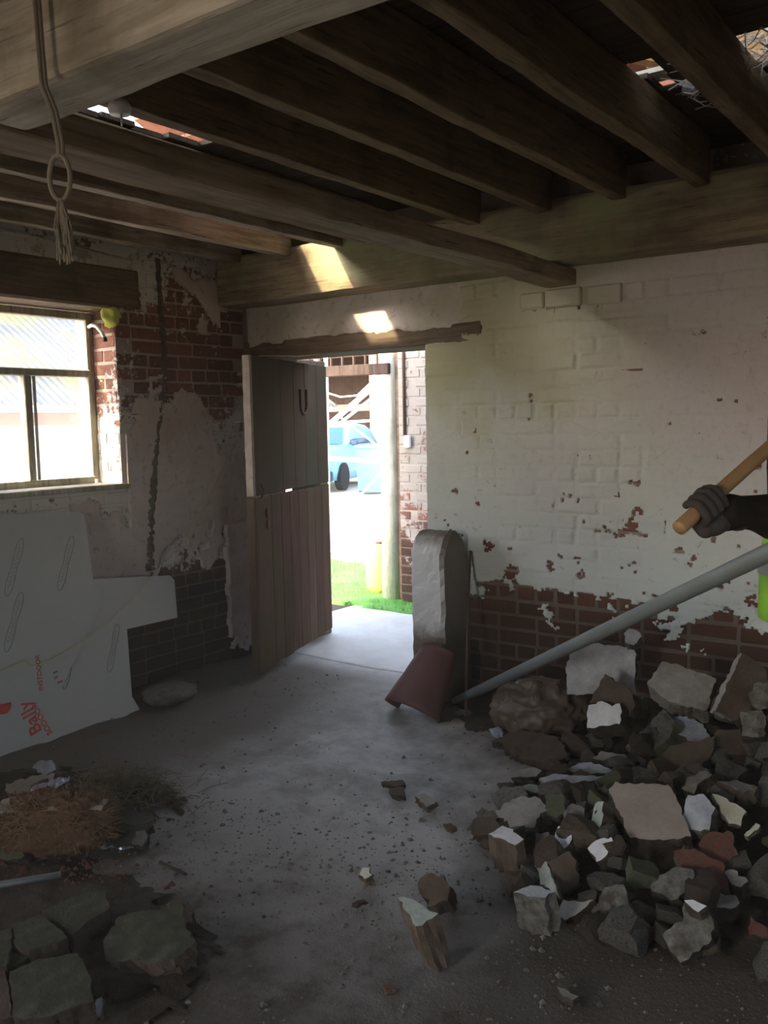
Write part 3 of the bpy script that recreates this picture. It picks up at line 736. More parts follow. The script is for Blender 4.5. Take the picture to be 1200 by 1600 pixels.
beam('cross_beam', -1.822, 2.38, 1.03, 1.175, 2.148, 2.335, M['cross_beam'], 'big pale sawn beam across the upper left corner of the picture', seed=7, bev=0.014)
jx = [-3.93, -3.53, -3.14, -2.93, -2.275, -1.895, -1.535, -1.175, -0.825, -0.45, -0.08, 0.3, 0.7, 1.1, 1.5, 1.9]
jl = ['joist hard against the left wall high above the window', 'second joist out from the left wall, pale patches on its side', 'third joist out from the left wall, whitewash remnants on its side',
      'joist half hidden just left of the pale main beam', 'joist beside the bright gap, first one right of the main beam in the view', 'second dark joist right of the main beam, with a worn lower edge',
      'third dark joist right of the main beam, its end over the white wall', 'joist whose side carries a pale green patch near the roof gap', 'dark joist left of the straw hanging from the roof hole', 'joist at the upper right corner beside the straw']
for i, x in enumerate(jx):
    lab = jl[i] if i < len(jl) else None
    low = i < 3
    z0 = 2.46 if not low else (2.46 if i else 2.47)
    beam('joist', x-0.032, x+0.032, -3.15, 3.90, z0, 2.656, M['joist_low'] if low else M['joist'],
         lab or 'dark joist out of view beyond the right edge of the picture', 'joist', None if lab else 'joists beyond the right edge', seed=20+i, bev=0.006)

# ------------------------------------------------------------------ loft and roof above, seen only through the gaps
rf = empty('roof', (0, 0, 2.7)); tag(rf, kind='structure')
def roof_slope(y0, z0, y1, z1, gaps):
    n = 30; L = math.hypot(y1-y0, z1-z0)
    xs_ = [-4.7+0.25*i for i in range(31)]; rows = int(L/0.22)
    V, F = [], []
    for r_ in range(rows):
        for c_ in range(len(xs_)-1):
            xm = (xs_[c_]+xs_[c_+1])/2; t = (r_+0.5)/rows; ym = y0+(y1-y0)*t
            if any(g[0] < xm < g[1] and g[2] < ym < g[3] for g in gaps): continue
            ta, tb = r_/rows, (r_+1.15)/rows; b0 = len(V)
            for tt, lift in ((ta, 0.03), (tb, 0.0)):
                for xx in (xs_[c_], xs_[c_+1]-0.004):
                    for th in (0.0, 0.02): V.append((xx, y0+(y1-y0)*tt, z0+(z1-z0)*tt+lift+th-2.7))
            F += [(b0, b0+4, b0+6, b0+2), (b0+1, b0+3, b0+7, b0+5), (b0, b0+1, b0+5, b0+4), (b0+2, b0+6, b0+7, b0+3), (b0, b0+2, b0+3, b0+1), (b0+4, b0+5, b0+7, b0+6)]
    tag(link_mesh('roof_tiles', V, F, M['tile'], rf), kind='stuff')
gaps = [(-5, -4.2, -1.6, 0.6), (-1.8, -1.3, 3.5, 4.0), (-2.6, -2.0, 0.6, 1.2), (-0.9, -0.3, 1.4, 2.0)]
roof_slope(-3.6, 3.0, 0.5, 5.2, gaps); roof_slope(4.6, 3.0, 0.5, 5.2, gaps)
for x in (-3.9, -3.1, -2.3, -1.5, -0.7, 0.1, 0.9, 1.7):
    for (ya, yb) in ((-3.6, 0.5), (4.6, 0.5)):
        tube('rafter', [(x, ya, 2.93), (x, yb, 5.12)], 0.045, M['joist'], rf, 4, False)
for (y0, y1) in ((-3.5, -3.2), (YB, YB+0.36)): box('wall_head', xo, 2.7, y0, y1, 2.72, 3.05, M['barn_brick'], rf)
box('wall_head', xo, XL, -3.2, YB, 2.72, 3.05, M['barn_brick'], rf)
box('sun_blocker', -5.8, xo, -2.6, -2.3, 0, 3.6, M['barn_brick'], rf)  # unseen block added to stop sun entering the rear opening
box('corner_sun_blocker', -4.95, xo, 4.10, YB+0.36, 0, 2.9, M['barn_brick'], rf)  # unseen corner block added to keep sun off the outer pier
# loose timber, a batten and straw lying over the holes
o = box('loose_board', -1.30, -0.98, 3.14, 3.24, 2.684, 2.70, M['cream']); tag(o, 'short pale board end lying across the roof gap', 'board')
o = box('roof_plank', -1.75, -0.9, 3.55, 3.62, 2.90, 3.10, M['loft_orange']); o.rotation_euler = (0, R(18), R(20)); tag(o, 'orange lit timber leaning above the gap in the loft', 'plank')
o = box('roof_plank', -1.9, -1.1, 3.40, 3.46, 3.10, 3.24, M['loft_orange']); o.rotation_euler = (0, R(-30), R(-10)); tag(o, 'golden slatted timber behind the orange plank in the loft', 'plank')
o = tube('batten', [(-1.03, 3.22, 2.62), (-0.93, 3.42, 2.98)], 0.028, M['bluew'], None, 4, False); tag(o, 'pale bluish batten poking through the straw-filled hole', 'batten')
V, F = [], []; rs = random.Random(5)
for k in range(260):
    p = Vector((rs.uniform(-1.02, -0.62), rs.uniform(2.95, 3.40), rs.uniform(2.60, 2.74))); d = Vector((rs.gauss(0, 1), rs.gauss(0, 1), rs.gauss(-0.15, .45))).normalized()*rs.uniform(.06, .18)
    v, f = tube_data([p-d/2, p+Vector((0, 0, -.01)), p+d/2], 0.0022, 3, False); b0 = len(V); V += v; F += [tuple(b0+i for i in q) for q in f]
o = link_mesh('straw_bundle', V, F, M['straw_pale']); tag(o, 'tangle of pale straw and twigs hanging through the roof hole at upper right', 'straw', kind='stuff')

# ================================================================== STABLE DOOR, two leaves standing open into the room
def stable_leaf(name, z0, z1, widths, mat, label, edge_mat):
    t = empty(name, (-3.975, 4.73, z0), math.atan2(-1.13, 0.375)); tag(t, label, 'door')
    x = 0.02; rr = random.Random(len(widths))
    for wd in widths:
        bm = bmesh.new(); bm_box(bm, x+0.0015, x+wd-0.0015, 0.004+rr.uniform(-.0015, .0015), 0.024, 0+rr.uniform(0, .008), z1-z0-rr.uniform(0, .005), 0.003)
        bm_obj('board', bm, mat, t); x += wd
    for zz in (0.06, z1-z0-0.18):
        bm = bmesh.new(); bm_box(bm, 0.02, 1.16, -0.022, 0.004, zz, zz+0.12, 0.004); bm_obj('ledge', bm, mat, t)
    bm = bmesh.new(); bm_box(bm, 1.165, 1.19, -0.022, 0.027, 0.0, z1-z0, 0.004)
    for i in range(1, 24): bmesh.ops.bisect_plane(bm, geom=bm.verts[:]+bm.edges[:]+bm.faces[:], plane_co=(0, 0, (z1-z0)*i/24), plane_no=(0, 0, 1))
    for v in bm.verts: v.co.x += 0.006*mnoise.noise(Vector((v.co.z*13, 1, z0)))
    bm_obj('edge_strip', bm, edge_mat, t)
    for zz in (0.12, z1-z0-0.14):
        bm = bmesh.new(); bm_box(bm, -0.02, 0.45, -0.028, -0.022, zz-0.02, zz+0.02, 0.001); h = bm_obj('strap_hinge', bm, M['rust'], t)
    return t
up = stable_leaf('stable_door_leaf', 1.090, 1.892, (0.19, 0.20, 0.18, 0.19, 0.385), M['door_upper'], 'upper half of the open stable door, worn grey green boards', M['mortarbrick'])
lo = stable_leaf('stable_door_leaf', 0.055, 1.082, (0.13, 0.14, 0.125, 0.14, 0.135, 0.13, 0.14, 0.205), M['door_lower'], 'lower half of the open stable door, streaked pink brown boards', M['door_lower'])
us = [(0.045*math.cos(a)*1.15, 0.06*math.sin(a)) for a in [R(160+220*i/14) for i in range(15)]]
us = [(-0.050, 0.085)]+[(x_, z_-0.01) for x_, z_ in us]+[(0.050, 0.085)]
V, F = tube_data([(0.44+x_, 0.030, 0.545+z_) for x_, z_ in us], 0.009, 8); hs = link_mesh('horseshoe', V, F, M['rust'], up, None, True); hs['label'] = 'dark iron horseshoe'
V, F = tube_data([(1.10, 0.03, -0.012), (1.10, 0.045, 0.03), (1.10, 0.03, 0.07)], 0.006, 6); link_mesh('latch', V, F, M['rust'], up, None, True)
for xx, zz in ((1.02, 0.93), (1.02, 0.86)):
    bm = bmesh.new(); ball(bm, Vector((xx, 0.026, zz)), (0.022, 0.008, 0.03), 10); bm_obj('bolt_plate', bm, M['rust'], lo, None, True)
# door frame: only its hinge post, fixed to the end of the wall
o = box('door_1', -4.10, -4.02, 4.50, 4.80, 0.0, 1.93, M['lintel_wood'], None, 0.006); tag(o, kind='structure')
tag(tube('cable', [(-4.02, 4.06, 1.905), (-3.90, 4.04, 1.925), (-3.75, 4.03, 1.915), (-3.60, 4.05, 1.905), (-3.45, 4.07, 1.91)], 0.004, M['cord'], None, 6), 'thin pale cable along the underside of the door lintel', 'cable')

# ================================================================== OUTSIDE THE DOORWAY
yd = grid_solid('ground', [-40+2.0*i for i in range(31)], [6.05+1.5*i for i in range(28)], lambda x, y: (x, y, -0.02+0.03*mnoise.noise(Vector((x, y, 0)))), lambda x, y: True, M['yard']); tag(yd, kind='structure')
gl = grid_solid('ground', [-40+1.0*i for i in range(36)], [-14+1.0*i for i in range(21)], lambda x, y: (min(x, -4.46), y if y < 5.9 else 6.05, -0.03), lambda x, y: True, M['yard']); tag(gl, kind='structure')
# lawn patch
def lawn_in(x, y):
    return (y > 5.60+0.35*(x+4.28)*-0.25+0.05*mnoise.noise(Vector((x*4, y*4, 1)))) and y < 7.35+(-4.8-x)*0.18+0.05*mnoise.noise(Vector((x*3, y*3, 4))) and -6.6 < x < -3.0
lw = grid_solid('lawn', [-6.6+0.06*i for i in range(62)], [5.5+0.06*i for i in range(40)], lambda x, y: (x, y, 0.012+0.02*fbm(Vector((x*2, y*2, 0)))), lawn_in, M['grass'], None, thick=lambda v: (v.x, v.y, -0.01))
tag(lw, kind='structure')
V, F = [], []; rs = random.Random(2)
for k in range(9000):
    x, y = rs.uniform(-6.5, -3.6), rs.uniform(5.5, 7.7)
    if not lawn_in(x, y): continue
    if math.hypot(x+5.25, (y-6.45)*1.2) < 0.12: continue
    a = rs.uniform(0, 6.28); h = rs.uniform(.02, .055); b0 = len(V)
    V += [(x, y, 0.0), (x+.006*math.cos(a), y+.006*math.sin(a), 0.0), (x+rs.uniform(-.02, .02), y+rs.uniform(-.02, .02), h)]; F.append((b0, b0+1, b0+2))
tag(link_mesh('grass_blades', V, F, M['grass']), 'bright green grass growing just outside the doorway', 'grass', kind='stuff')
V, F = [], []
for k in range(1400):
    t = rs.uniform(0, 1); x = -6.9+2.1*t; y = 7.62-0.30*t+rs.uniform(-.14, .14); s = rs.uniform(.01, .03); b0 = len(V); z = rs.uniform(0, .02)
    V += [(x-s, y, z), (x, y-s, z), (x+s, y, z), (x, y+s, z), (x, y, z+s)]; F += [(b0, b0+1, b0+4), (b0+1, b0+2, b0+4), (b0+2, b0+3, b0+4), (b0+3, b0, b0+4)]
tag(link_mesh('gravel_edging', V, F, M['kerb']), 'strip of grey chippings along the far edge of the lawn', 'gravel', kind='stuff')

# timber post and rail of the outer frame, brick pier beside it
o = tube('timber_post', [(-4.36, 6.02, 0.0), (-4.355, 6.02, 1.0), (-4.36, 6.02, 1.93), (-4.36, 6.02, 2.5)], [0.088, 0.082, 0.083, 0.083], M['post_wood'], None, 20); tag(o, 'sunlit round grey timber post outside the doorway', 'post')
o = box('timber_post', -4.285, -4.235, 6.0, 6.09, 0.0, 2.5, M['lintel_wood'], None, 0.005); tag(o, 'dark narrow timber upright between the round post and the brick pier', 'post')
o = box('timber_rail', -5.9, -4.30, 5.93, 5.99, 1.90, 1.99, M['barn_dark'], None, 0.006); tag(o, 'dark timber rail crossing the top of the doorway view', 'beam'); o.rotation_euler = (0, R(0.5), 0)
for i in range(12):
    o = box('vertical_slat', -5.855+0.125*i, -5.845+0.125*i, 6.01, 6.03, 1.98, 2.50, M['rust']); tag(o, 'thin upright slat of the row above the timber rail', 'slat', 'slats above the timber rail')
o = box('upper_rail', -5.95, -4.20, 6.0, 6.05, 2.50, 2.56, M['joist'], None, 0.004); tag(o, 'thin timber rail along the tops of the upright slats', 'beam')
pr = box('brick_pier', -4.225, -3.10, 5.965, 6.3, 0.0, 2.62, M['mortar_outer']); tag(pr, 'whitewashed outer brick pier seen through the doorway beside the post', 'pier')
mo = brick_meshes('o', 0.213, 0.066, 0.05, 'Y', M['brick_outer'])
z = 0; k = 0
while z < 2.5:
    x = -4.225+(0.106 if k % 2 == 0 else 0.106+0.112*0)
    xx = -4.225+0.108+(0 if k % 2 == 0 else -0.056)
    for q in range(5):
        c = xx+0.2235*q
        if c-0.06 < -4.225: sc_ = 0.47; c = -4.225+0.05
        else: sc_ = 1
        o = link_me('brick', rng.choice(mo), pr, (c-pr.location.x, 5.965-0.003-rng.uniform(0, .003)-pr.location.y, z+0.006)); o.scale = (sc_, 1, 1)
    z += 0.077; k += 1
bw = box('outer_wall', -3.09, 4.0, 5.97, 6.3, 0.0, 3.4, M['mortar_outer']); tag(bw, kind='structure')  # wall extended out of view to block sky light on door and foil
o = tube('conduit', [(-4.16, 5.95, 2.55), (-4.16, 5.95, 1.38)], 0.012, M['rust'], None, 8); tag(o, 'thin conduit running down the whitewashed outer pier', 'pipe')
sw = box('light_switch', -4.155, -4.10, 5.925, 5.957, 1.29, 1.39, M['white_plastic'], None, 0.006); tag(sw, 'small white outdoor switch on the outer brick pier', 'switch')
box('rocker', -4.14, -4.115, 5.918, 5.926, 1.325, 1.36, M['white_plastic'], sw, 0.002)

# yellow tub by the post
bm = bmesh.new()
prof = [(0.0, 0.0), (0.10, 0.0), (0.125, 0.06), (0.13, 0.24), (0.115, 0.36), (0.07, 0.42), (0.03, 0.43), (0.0, 0.43)]
V = [(r_*math.cos(a), r_*math.sin(a), z_) for r_, z_ in prof for a in [2*math.pi*i/18 for i in range(18)]]
F = [(i*18+k, i*18+(k+1) % 18, (i+1)*18+(k+1) % 18, (i+1)*18+k) for i in range(len(prof)-1) for k in range(18)]
tb = link_mesh('plastic_tub', V, F, M['yellow_tub'], None, (-4.66, 6.25, 0.0), True); tag(tb, 'stained yellow tub on the grass behind the timber post', 'tub')
tube('lid', [(-4.66, 6.25, 0.425), (-4.66, 6.25, 0.445)], 0.04, M['rust'], tb, 14, False)

# scaffold frame in the yard
def sct(name, a, b_, r_, label): tag(tube(name, [a, b_], r_, M['scaffold'], None, 12), label, 'scaffold tube')
sct('scaffold_tube', (-6.72, 8.0, 0.0), (-6.69, 8.0, 2.3), 0.026, 'white upright scaffold tube just beyond the edge of the stable door')
sct('scaffold_tube', (-6.78, 8.03, 1.43), (-5.82, 8.03, 2.03), 0.030, 'thick diagonal scaffold tube rising to the round post')
sct('scaffold_tube', (-6.60, 8.10, 1.49), (-5.82, 8.10, 1.94), 0.018, 'thinner diagonal tube just under the thick diagonal one')
sct('scaffold_tube', (-6.48, 8.0, 1.56), (-5.84, 8.0, 1.16), 0.011, 'thin brace falling to the right from the diagonals')
sct('scaffold_tube', (-6.74, 8.0, 1.09), (-5.80, 8.0, 1.06), 0.026, 'level scaffold tube across the front of the parked car')
sct('scaffold_tube', (-6.74, 8.06, 1.50), (-5.80, 8.06, 1.53), 0.016, 'level tube just above the windscreen of the parked car')
sct('scaffold_tube', (-6.50, 8.0, 0.42), (-5.84, 8.0, 1.02), 0.012, 'thin brace rising to the right near the car wheels')
sct('scaffold_tube', (-5.83, 8.0, 0.0), (-5.80, 8.0, 2.3), 0.026, 'upright scaffold tube hidden behind the round timber post')
tag(tube('cable', [(-6.72, 8.02, 1.86), (-6.5, 8.02, 1.80), (-6.25, 8.02, 1.81), (-6.05, 8.02, 1.95), (-5.9, 8.02, 2.2)], 0.010, M['scaffold'], None, 6), 'white cable sagging between the scaffold uprights', 'cable')

# parked pale blue car, nose towards the stable
car = empty('parked_car', (-13.7, 16.3, 0.0), R(20)); tag(car, 'pale blue parked car seen through the doorway behind the scaffold', 'car')
def loft_body(name, secs, mat):      # sections along local x: (x, half width, z bottom, z top, top half width)
    V, F = [], []
    for (x, hw, zb, zt, tw) in secs:
        V += [(x, -hw*0.96, zb), (x, -hw, zb+(zt-zb)*0.35), (x, -hw*0.98, zb+(zt-zb)*0.75), (x, -tw, zt), (x, 0, zt+0.03), (x, tw, zt), (x, hw*0.98, zb+(zt-zb)*0.75), (x, hw, zb+(zt-zb)*0.35), (x, hw*0.96, zb)]
    for i in range(len(secs)-1):
        for k in range(8): F.append((i*9+k, i*9+k+1, (i+1)*9+k+1, (i+1)*9+k))
        F.append((i*9+8, i*9, (i+1)*9, (i+1)*9+8))
    F.append(tuple(range(8, -1, -1))); F.append(tuple((len(secs)-1)*9+k for k in range(9)))
    V = [(y_, -x_, z_) for x_, y_, z_ in V]      # nose points to local -Y
    return link_mesh(name, V, F, mat, car, None, True)
loft_body('body', [(2.0, 0.70, 0.35, 0.62, 0.62), (1.85, 0.82, 0.25, 0.80, 0.74), (1.2, 0.86, 0.22, 0.95, 0.78), (0.7, 0.87, 0.22, 1.0, 0.80), (-1.4, 0.87, 0.22, 1.0, 0.80), (-1.9, 0.82, 0.28, 0.95, 0.74)], M['van_blue'])
loft_body('cabin', [(0.75, 0.80, 0.98, 1.02, 0.74), (0.25, 0.76, 0.98, 1.42, 0.62), (-0.3, 0.76, 0.98, 1.50, 0.62), (-1.2, 0.76, 0.98, 1.44, 0.60), (-1.8, 0.76, 0.96, 1.0, 0.70)], M['van_blue'])
link_mesh('windscreen', [(-.68, -.80, 1.03), (.68, -.80, 1.03), (.56, -.32, 1.40), (-.56, -.32, 1.40)], [(0, 1, 2, 3)], M['van_glass'], car)
link_mesh('side_window', [(.80, -.55, 1.03), (.80, 1.1, 1.03), (.66, .9, 1.36), (.66, -.15, 1.38)], [(0, 1, 2, 3)], M['van_glass'], car)
def carbox(name, a, m, bev=0.02):
    bm = bmesh.new(); bm_box(bm, *a, bev, 2); return bm_obj(name, bm, m, car)
carbox('bumper', (-.84, .84, -2.06, -1.86, .24, .46), M['van_dark'], 0.04); carbox('grille', (-.35, .35, -2.01, -1.95, .50, .62), M['van_dark'])
for sx in (-1, 1):
    bm = bmesh.new(); ball(bm, Vector((sx*.58, -1.92, .62)), (.17, .08, .11), 14); bm_obj('headlamp', bm, M['lamp_glass'], car, None, True)
    for yy in (-1.25, 1.2):
        V, F = tube_data([(sx*.74, yy, .31), (sx*.90, yy, .31)], 0.31, 20); wv = link_mesh('wheel', V, F, M['tyre'], car)
    carbox('wing_mirror', (sx*.92-.07, sx*.92+.07, -.62, -.54, .98, 1.10), M['van_dark'], 0.03)
# wheelie bin
bn = empty('wheelie_bin', (-11.45, 15.1, 0.0), R(30)); tag(bn, 'turquoise green wheelie bin beside the parked car', 'bin')
V = [(-.24, -.26, .06), (.24, -.26, .06), (.24, .26, .06), (-.24, .26, .06), (-.29, -.34, .95), (.29, -.34, .95), (.29, .34, .95), (-.29, .34, .95)]
link_mesh('body', V, [(0, 3, 2, 1), (4, 5, 6, 7), (0, 1, 5, 4), (1, 2, 6, 5), (2, 3, 7, 6), (3, 0, 4, 7)], M['bin'], bn)
bm = bmesh.new(); bm_box(bm, -.31, .31, -.37, .36, .95, 1.03, 0.03, 2); bm_obj('lid', bm, M['bin'], bn)
V, F = tube_data([(-.30, .40, 1.0), (.30, .40, 1.0)], 0.018, 8); link_mesh('handle', V, F, M['bin'], bn)
for sx in (-.27, .27):
    V, F = tube_data([(sx-.03, .25, .10), (sx+.03, .25, .10)], 0.10, 14); link_mesh('wheel', V, F, M['tyre'], bn)

# open-fronted barn behind
bn2 = empty('open_barn', (-16.0, 20.5, 0.0)); tag(bn2, 'dark open-fronted barn with brick pillars beyond the yard', 'barn')
def bb(name, x0, x1, y0, y1, z0, z1, m): return box(name, x0, x1, y0, y1, z0, z1, M[m], bn2, 0.0)
bb('rear_wall', -24, -9, 24.0, 24.3, 0, 4.2, 'barn_dark'); bb('side_wall', -24.3, -24, 20, 24.3, 0, 4.2, 'barn_dark'); bb('side_wall', -9, -8.7, 20, 24.3, 0, 4.2, 'barn_dark')
for px in (-21.5, -18.6, -15.15, -11.9): bb('brick_pillar', px-.24, px+.24, 20.3, 20.78, 0, 3.4, 'barn_brick')
bb('eaves_beam', -24, -8.7, 20.3, 20.6, 3.4, 3.7, 'barn_dark'); bb('feed_rail', -24, -8.9, 20.9, 21.0, 1.85, 2.05, 'lintel_wood')
bb('post', -17.45, -17.3, 20.3, 20.45, 0, 3.4, 'post_wood')
rfb = bb('roof_slab', -24.6, -8.4, 19.6, 24.8, 4.2, 4.3, 'roof_sheet'); rfb.rotation_euler = (R(8), 0, 0)

# opposite range seen through the window: brick wall under a corrugated, lichened roof
ob = empty('opposite_barn', (-12.0, 6.0, 0.0)); tag(ob, 'brick outbuilding with a lichened corrugated roof seen through the window', 'barn')
box('brick_wall', -12.3, -12.0, -3.0, 14.0, 1.55, 1.80, M['barn_brick'], ob); box('glare_wall', -12.3, -12.0, -3.0, 14.0, 0, 1.55, M['barn_white'], ob)
V, F = [], []; n = 0; NY = 420
for i in range(NY+1):
    y = -3.4+17.8*i/NY; wv = 0.03*math.sin(2*math.pi*y/0.146)
    for (x, z) in ((-11.75, 1.86), (-13.6, 3.05), (-15.4, 4.2)): V.append((x+12.0, y-6.0, z+wv))
for i in range(NY):
    for k in range(2): F.append((i*3+k, i*3+k+1, (i+1)*3+k+1, (i+1)*3+k))
link_mesh('corrugated_roof', V, F, M['roof_sheet'], ob, None, True)
box('gutter', -11.78, -11.70, -3.3, 14.3, 1.74, 1.82, M['scaffold'], ob)

# ================================================================== THINGS IN THE ROOM
# limewashed stub pier with a rounded top beside the doorway
prof = [(3.83, -0.01), (3.83, 0.30), (3.828, 0.60), (3.83, 0.80), (3.84, 0.855), (3.87, 0.90), (3.92, 0.93), (3.97, 0.925), (4.02, 0.89), (4.05, 0.83), (4.085, 0.74), (4.098, 0.62), (4.099, -0.01)]
def dens(pr, L=0.02):
    out = []
    for a, b_ in zip(pr, pr[1:]):
        k = max(1, int(math.dist(a, b_)/L)); out += [(a[0]+(b_[0]-a[0])*i/k, a[1]+(b_[1]-a[1])*i/k) for i in range(k)]
    return out+[pr[-1]]
PD = dens(prof); NXs = 11; V = []; F = []
for i in range(NXs):
    t = i/(NXs-1); x = -2.652+0.205*t; e = 0.012*(1 if i in (0, NXs-1) else 0)
    for (y, z) in PD:
        cy_, cz_ = 3.965, 0.45; q = Vector((x*9, y*9, z*9)); d = 0.012*fbm(q)
        V.append((x+0.006*mnoise.noise(Vector((1, y*8, z*8))), y+(e if y < 3.9 else 0)-d*(1 if y < 3.95 else 0), z-(e+0.5*abs(t-0.5)*0.03 if z > 0.8 else 0)+d))
m = len(PD)
for i in range(NXs-1):
    for k in range(m-1): F.append((i*m+k, i*m+k+1, (i+1)*m+k+1, (i+1)*m+k))
F.append(tuple(range(m-1, -1, -1))); F.append(tuple((NXs-1)*m+k for k in range(m)))
b = NB('limewashed stub face'); p = b.pos(); zz_ = b.sep(p)[2]; xx_ = b.sep(p)[0]
n = b.noise(p, 13, 7, 0.72)
msk = b.math('ADD', b.math('MULTIPLY', b.math('SUBTRACT', b.math('ADD', zz_, b.math('MULTIPLY', n, 0.25)), 0.46), 9.0), 0.0, True)
top = b.math('SUBTRACT', 1.0, b.math('ADD', b.math('MULTIPLY', b.math('SUBTRACT', b.math('ADD', zz_, b.math('MULTIPLY', n, 0.12)), 0.90), 14.0), 0.0, True))
side = b.math('SUBTRACT', 1.0, b.math('MULTIPLY', b.math('ADD', xx_, 2.458), 200.0), True)
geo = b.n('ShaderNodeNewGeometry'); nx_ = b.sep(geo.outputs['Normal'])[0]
side = b.ramp(nx_, [(0.45, 1.0), (0.7, 0.15)])  # right face darkened in colour for its dim shade
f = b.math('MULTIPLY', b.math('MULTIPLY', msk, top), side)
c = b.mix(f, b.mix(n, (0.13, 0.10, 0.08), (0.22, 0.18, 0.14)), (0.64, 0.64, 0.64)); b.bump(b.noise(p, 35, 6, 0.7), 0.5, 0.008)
stub_m = b.done(c, 0.93, 0.2)
bz = (-2.55, 3.965, 0.0)
st = link_mesh('stub_pier', [Vector(v)-Vector(bz) for v in V], F, stub_m, None, bz, False); tag(st, 'limewashed stub pier with rounded top at the right of the doorway', 'pier')

# red clay half pipe leaning at its foot
A, B = Vector((-2.50, 3.60, 0.02)), Vector((-2.455, 3.80, 0.30)); ax = (B-A).normalized(); side_ = ax.cross(Vector((0, 0, 1))).normalized(); upv = side_.cross(ax)
V, F = [], []; NA, NL = 22, 10
for l in range(NL+1):
    t = l/NL; c0 = A.lerp(B, t); r0 = 0.175-0.07*t
    for k in range(NA+1):
        a = R(-25+230*k/NA)
        for rr in (r0, r0-0.014): V.append(c0+(side_*math.cos(a)*1.0+upv*math.sin(a)*0.72)*rr*(1+0.03*mnoise.noise(Vector((t*4, a*3, 2)))))
q = 2*(NA+1)
for l in range(NL):
    for k in range(NA):
        a0 = l*q+2*k; F += [(a0, a0+2, a0+q+2, a0+q), (a0+1, a0+q+1, a0+q+3, a0+3)]
    F += [(l*q, l*q+q, l*q+q+1, l*q+1), (l*q+2*NA, l*q+2*NA+1, l*q+q+2*NA+1, l*q+q+2*NA)]
for l in (0, NL):
    for k in range(NA): a0 = l*q+2*k; F.append((a0, a0+1, a0+3, a0+2))
zmin = min(v.z for v in V); base = Vector((A.x, A.y, zmin)); o = link_mesh('clay_pipe_half', [v-base for v in V], F, M['clay'], None, (A.x, A.y, max(0.002, 0.002)), True)
tag(o, 'dull red curved clay pipe piece leaning against the foot of the stub pier', 'pipe')
tag(tube('iron_rod', [(-2.245, 3.705, 0.0), (-2.295, 3.80, 0.25), (-2.365, 3.94, 0.52), (-2.435, 4.085, 0.80)], 0.0065, M['rust'], None, 8), 'thin rusty rod standing against the right side of the stub pier', 'rod')
tag(tube('scaffold_pole', [(-2.40, 3.86, 0.032), (-0.549+0.012, 2.424-0.012, 1.150), (-0.318, 2.236, 1.289)], 0.0245, M['galv'], None, 20), 'long dull grey scaffold pole slanting up from the floor to the right', 'scaffold pole')

# foil faced insulation sheets leaning on the left wall
FN = Vector((1, 0, 0.27)).normalized(); FU = Vector((-0.27, 0, 1)).normalized(); FY = Vector((0, 1, 0))
fA = [(-4.037, 1.90, 1.102), (-4.034, 2.336, 1.094), (-4.027, 2.777, 1.066), (-4.022, 2.808, 1.049), (-3.932, 2.778, 0.713), (-3.924, 2.798, 0.687), (-3.904, 2.806, 0.61), (-3.799, 2.465, 0.223), (-3.803, 2.143, 0.237), (-3.805, 1.963, 0.245), (-3.810, 1.75, 0.255)]
fB = [(-3.90, 1.75, 0.52), (-3.961, 2.798, 0.708), (-3.947, 3.285, 0.655), (-3.939, 3.31, 0.626), (-3.883, 3.274, 0.42), (-3.884, 2.927, 0.423), (-3.793, 2.869, 0.084), (-3.768, 2.903, -0.002), (-3.768, 2.106, -0.002), (-3.768, 1.75, -0.002)]
def sheet(name, poly, off, th, label, parent=None):
    P = [Vector(p_) for p_ in poly]; A0 = Vector((-3.768, 2.5, 0.0))
    P = [p_+FN*(off-(p_-A0).dot(FN)) for p_ in P]; c0 = Vector((-3.79, sum(p_.y for p_ in P)/len(P), min(p_.z for p_ in P)))
    bm = bmesh.new(); vs = [bm.verts.new(p_-c0) for p_ in P]; f_ = bm.faces.new(vs); bm.normal_update()
    if f_.normal.dot(FN) < 0: f_.normal_flip()
    r_ = bmesh.ops.extrude_face_region(bm, geom=[f_]); nv = [g for g in r_['geom'] if isinstance(g, bmesh.types.BMVert)]
    bmesh.ops.translate(bm, vec=-FN*th, verts=nv); bmesh.ops.recalc_face_normals(bm, faces=bm.faces[:])
    for f2 in bm.faces: f2.material_index = 0 if abs(f2.normal.dot(FN)) > 0.9 else 1
    o_ = bm_obj(name, bm, None, parent, c0, mats=[M['foil'], M['foam_core']]); tag(o_, label, 'insulation board'); return o_, c0
sB, cB = sheet('insulation_board', fB, 0.0, 0.025, 'lower foil insulation board with a tongue to the right and bold red lettering')
sA, cA = sheet('insulation_board', fA, 0.015, 0.0135, 'upper foil insulation board leaning under the window over the lower one')
def board_pt(y, s, off): return Vector((-3.768, y, 0))+FU*s+FN*off      # s: distance up the board face
def lettering(name, txt, y, s, size, ang, mat, parent, c0, off, sx=1.0):
    cu = bpy.data.curves.new(name, 'FONT'); cu.body = txt; cu.size = size; cu.extrude = 0.0006; cu.materials.append(mat); cu.space_character = 1.02
    cu.offset = size*0.012
    to_ = bpy.data.objects.new(name, cu); col.objects.link(to_); dg = bpy.context.evaluated_depsgraph_get(); me = bpy.data.meshes.new_from_object(to_.evaluated_get(dg)); bpy.data.objects.remove(to_)
    o_ = bpy.data.objects.new(name, me); col.objects.link(o_)
    xdir = (FY*math.cos(ang)+FU*math.sin(ang)).normalized(); zdir = FN; ydir = zdir.cross(xdir)
    m_ = Matrix((xdir, ydir, zdir)).transposed().to_4x4(); m_.translation = board_pt(y, s, off)-c0
    o_.parent = parent; o_.matrix_basis = m_ @ Matrix.Diagonal((sx, 1, 1, 1)); return o_
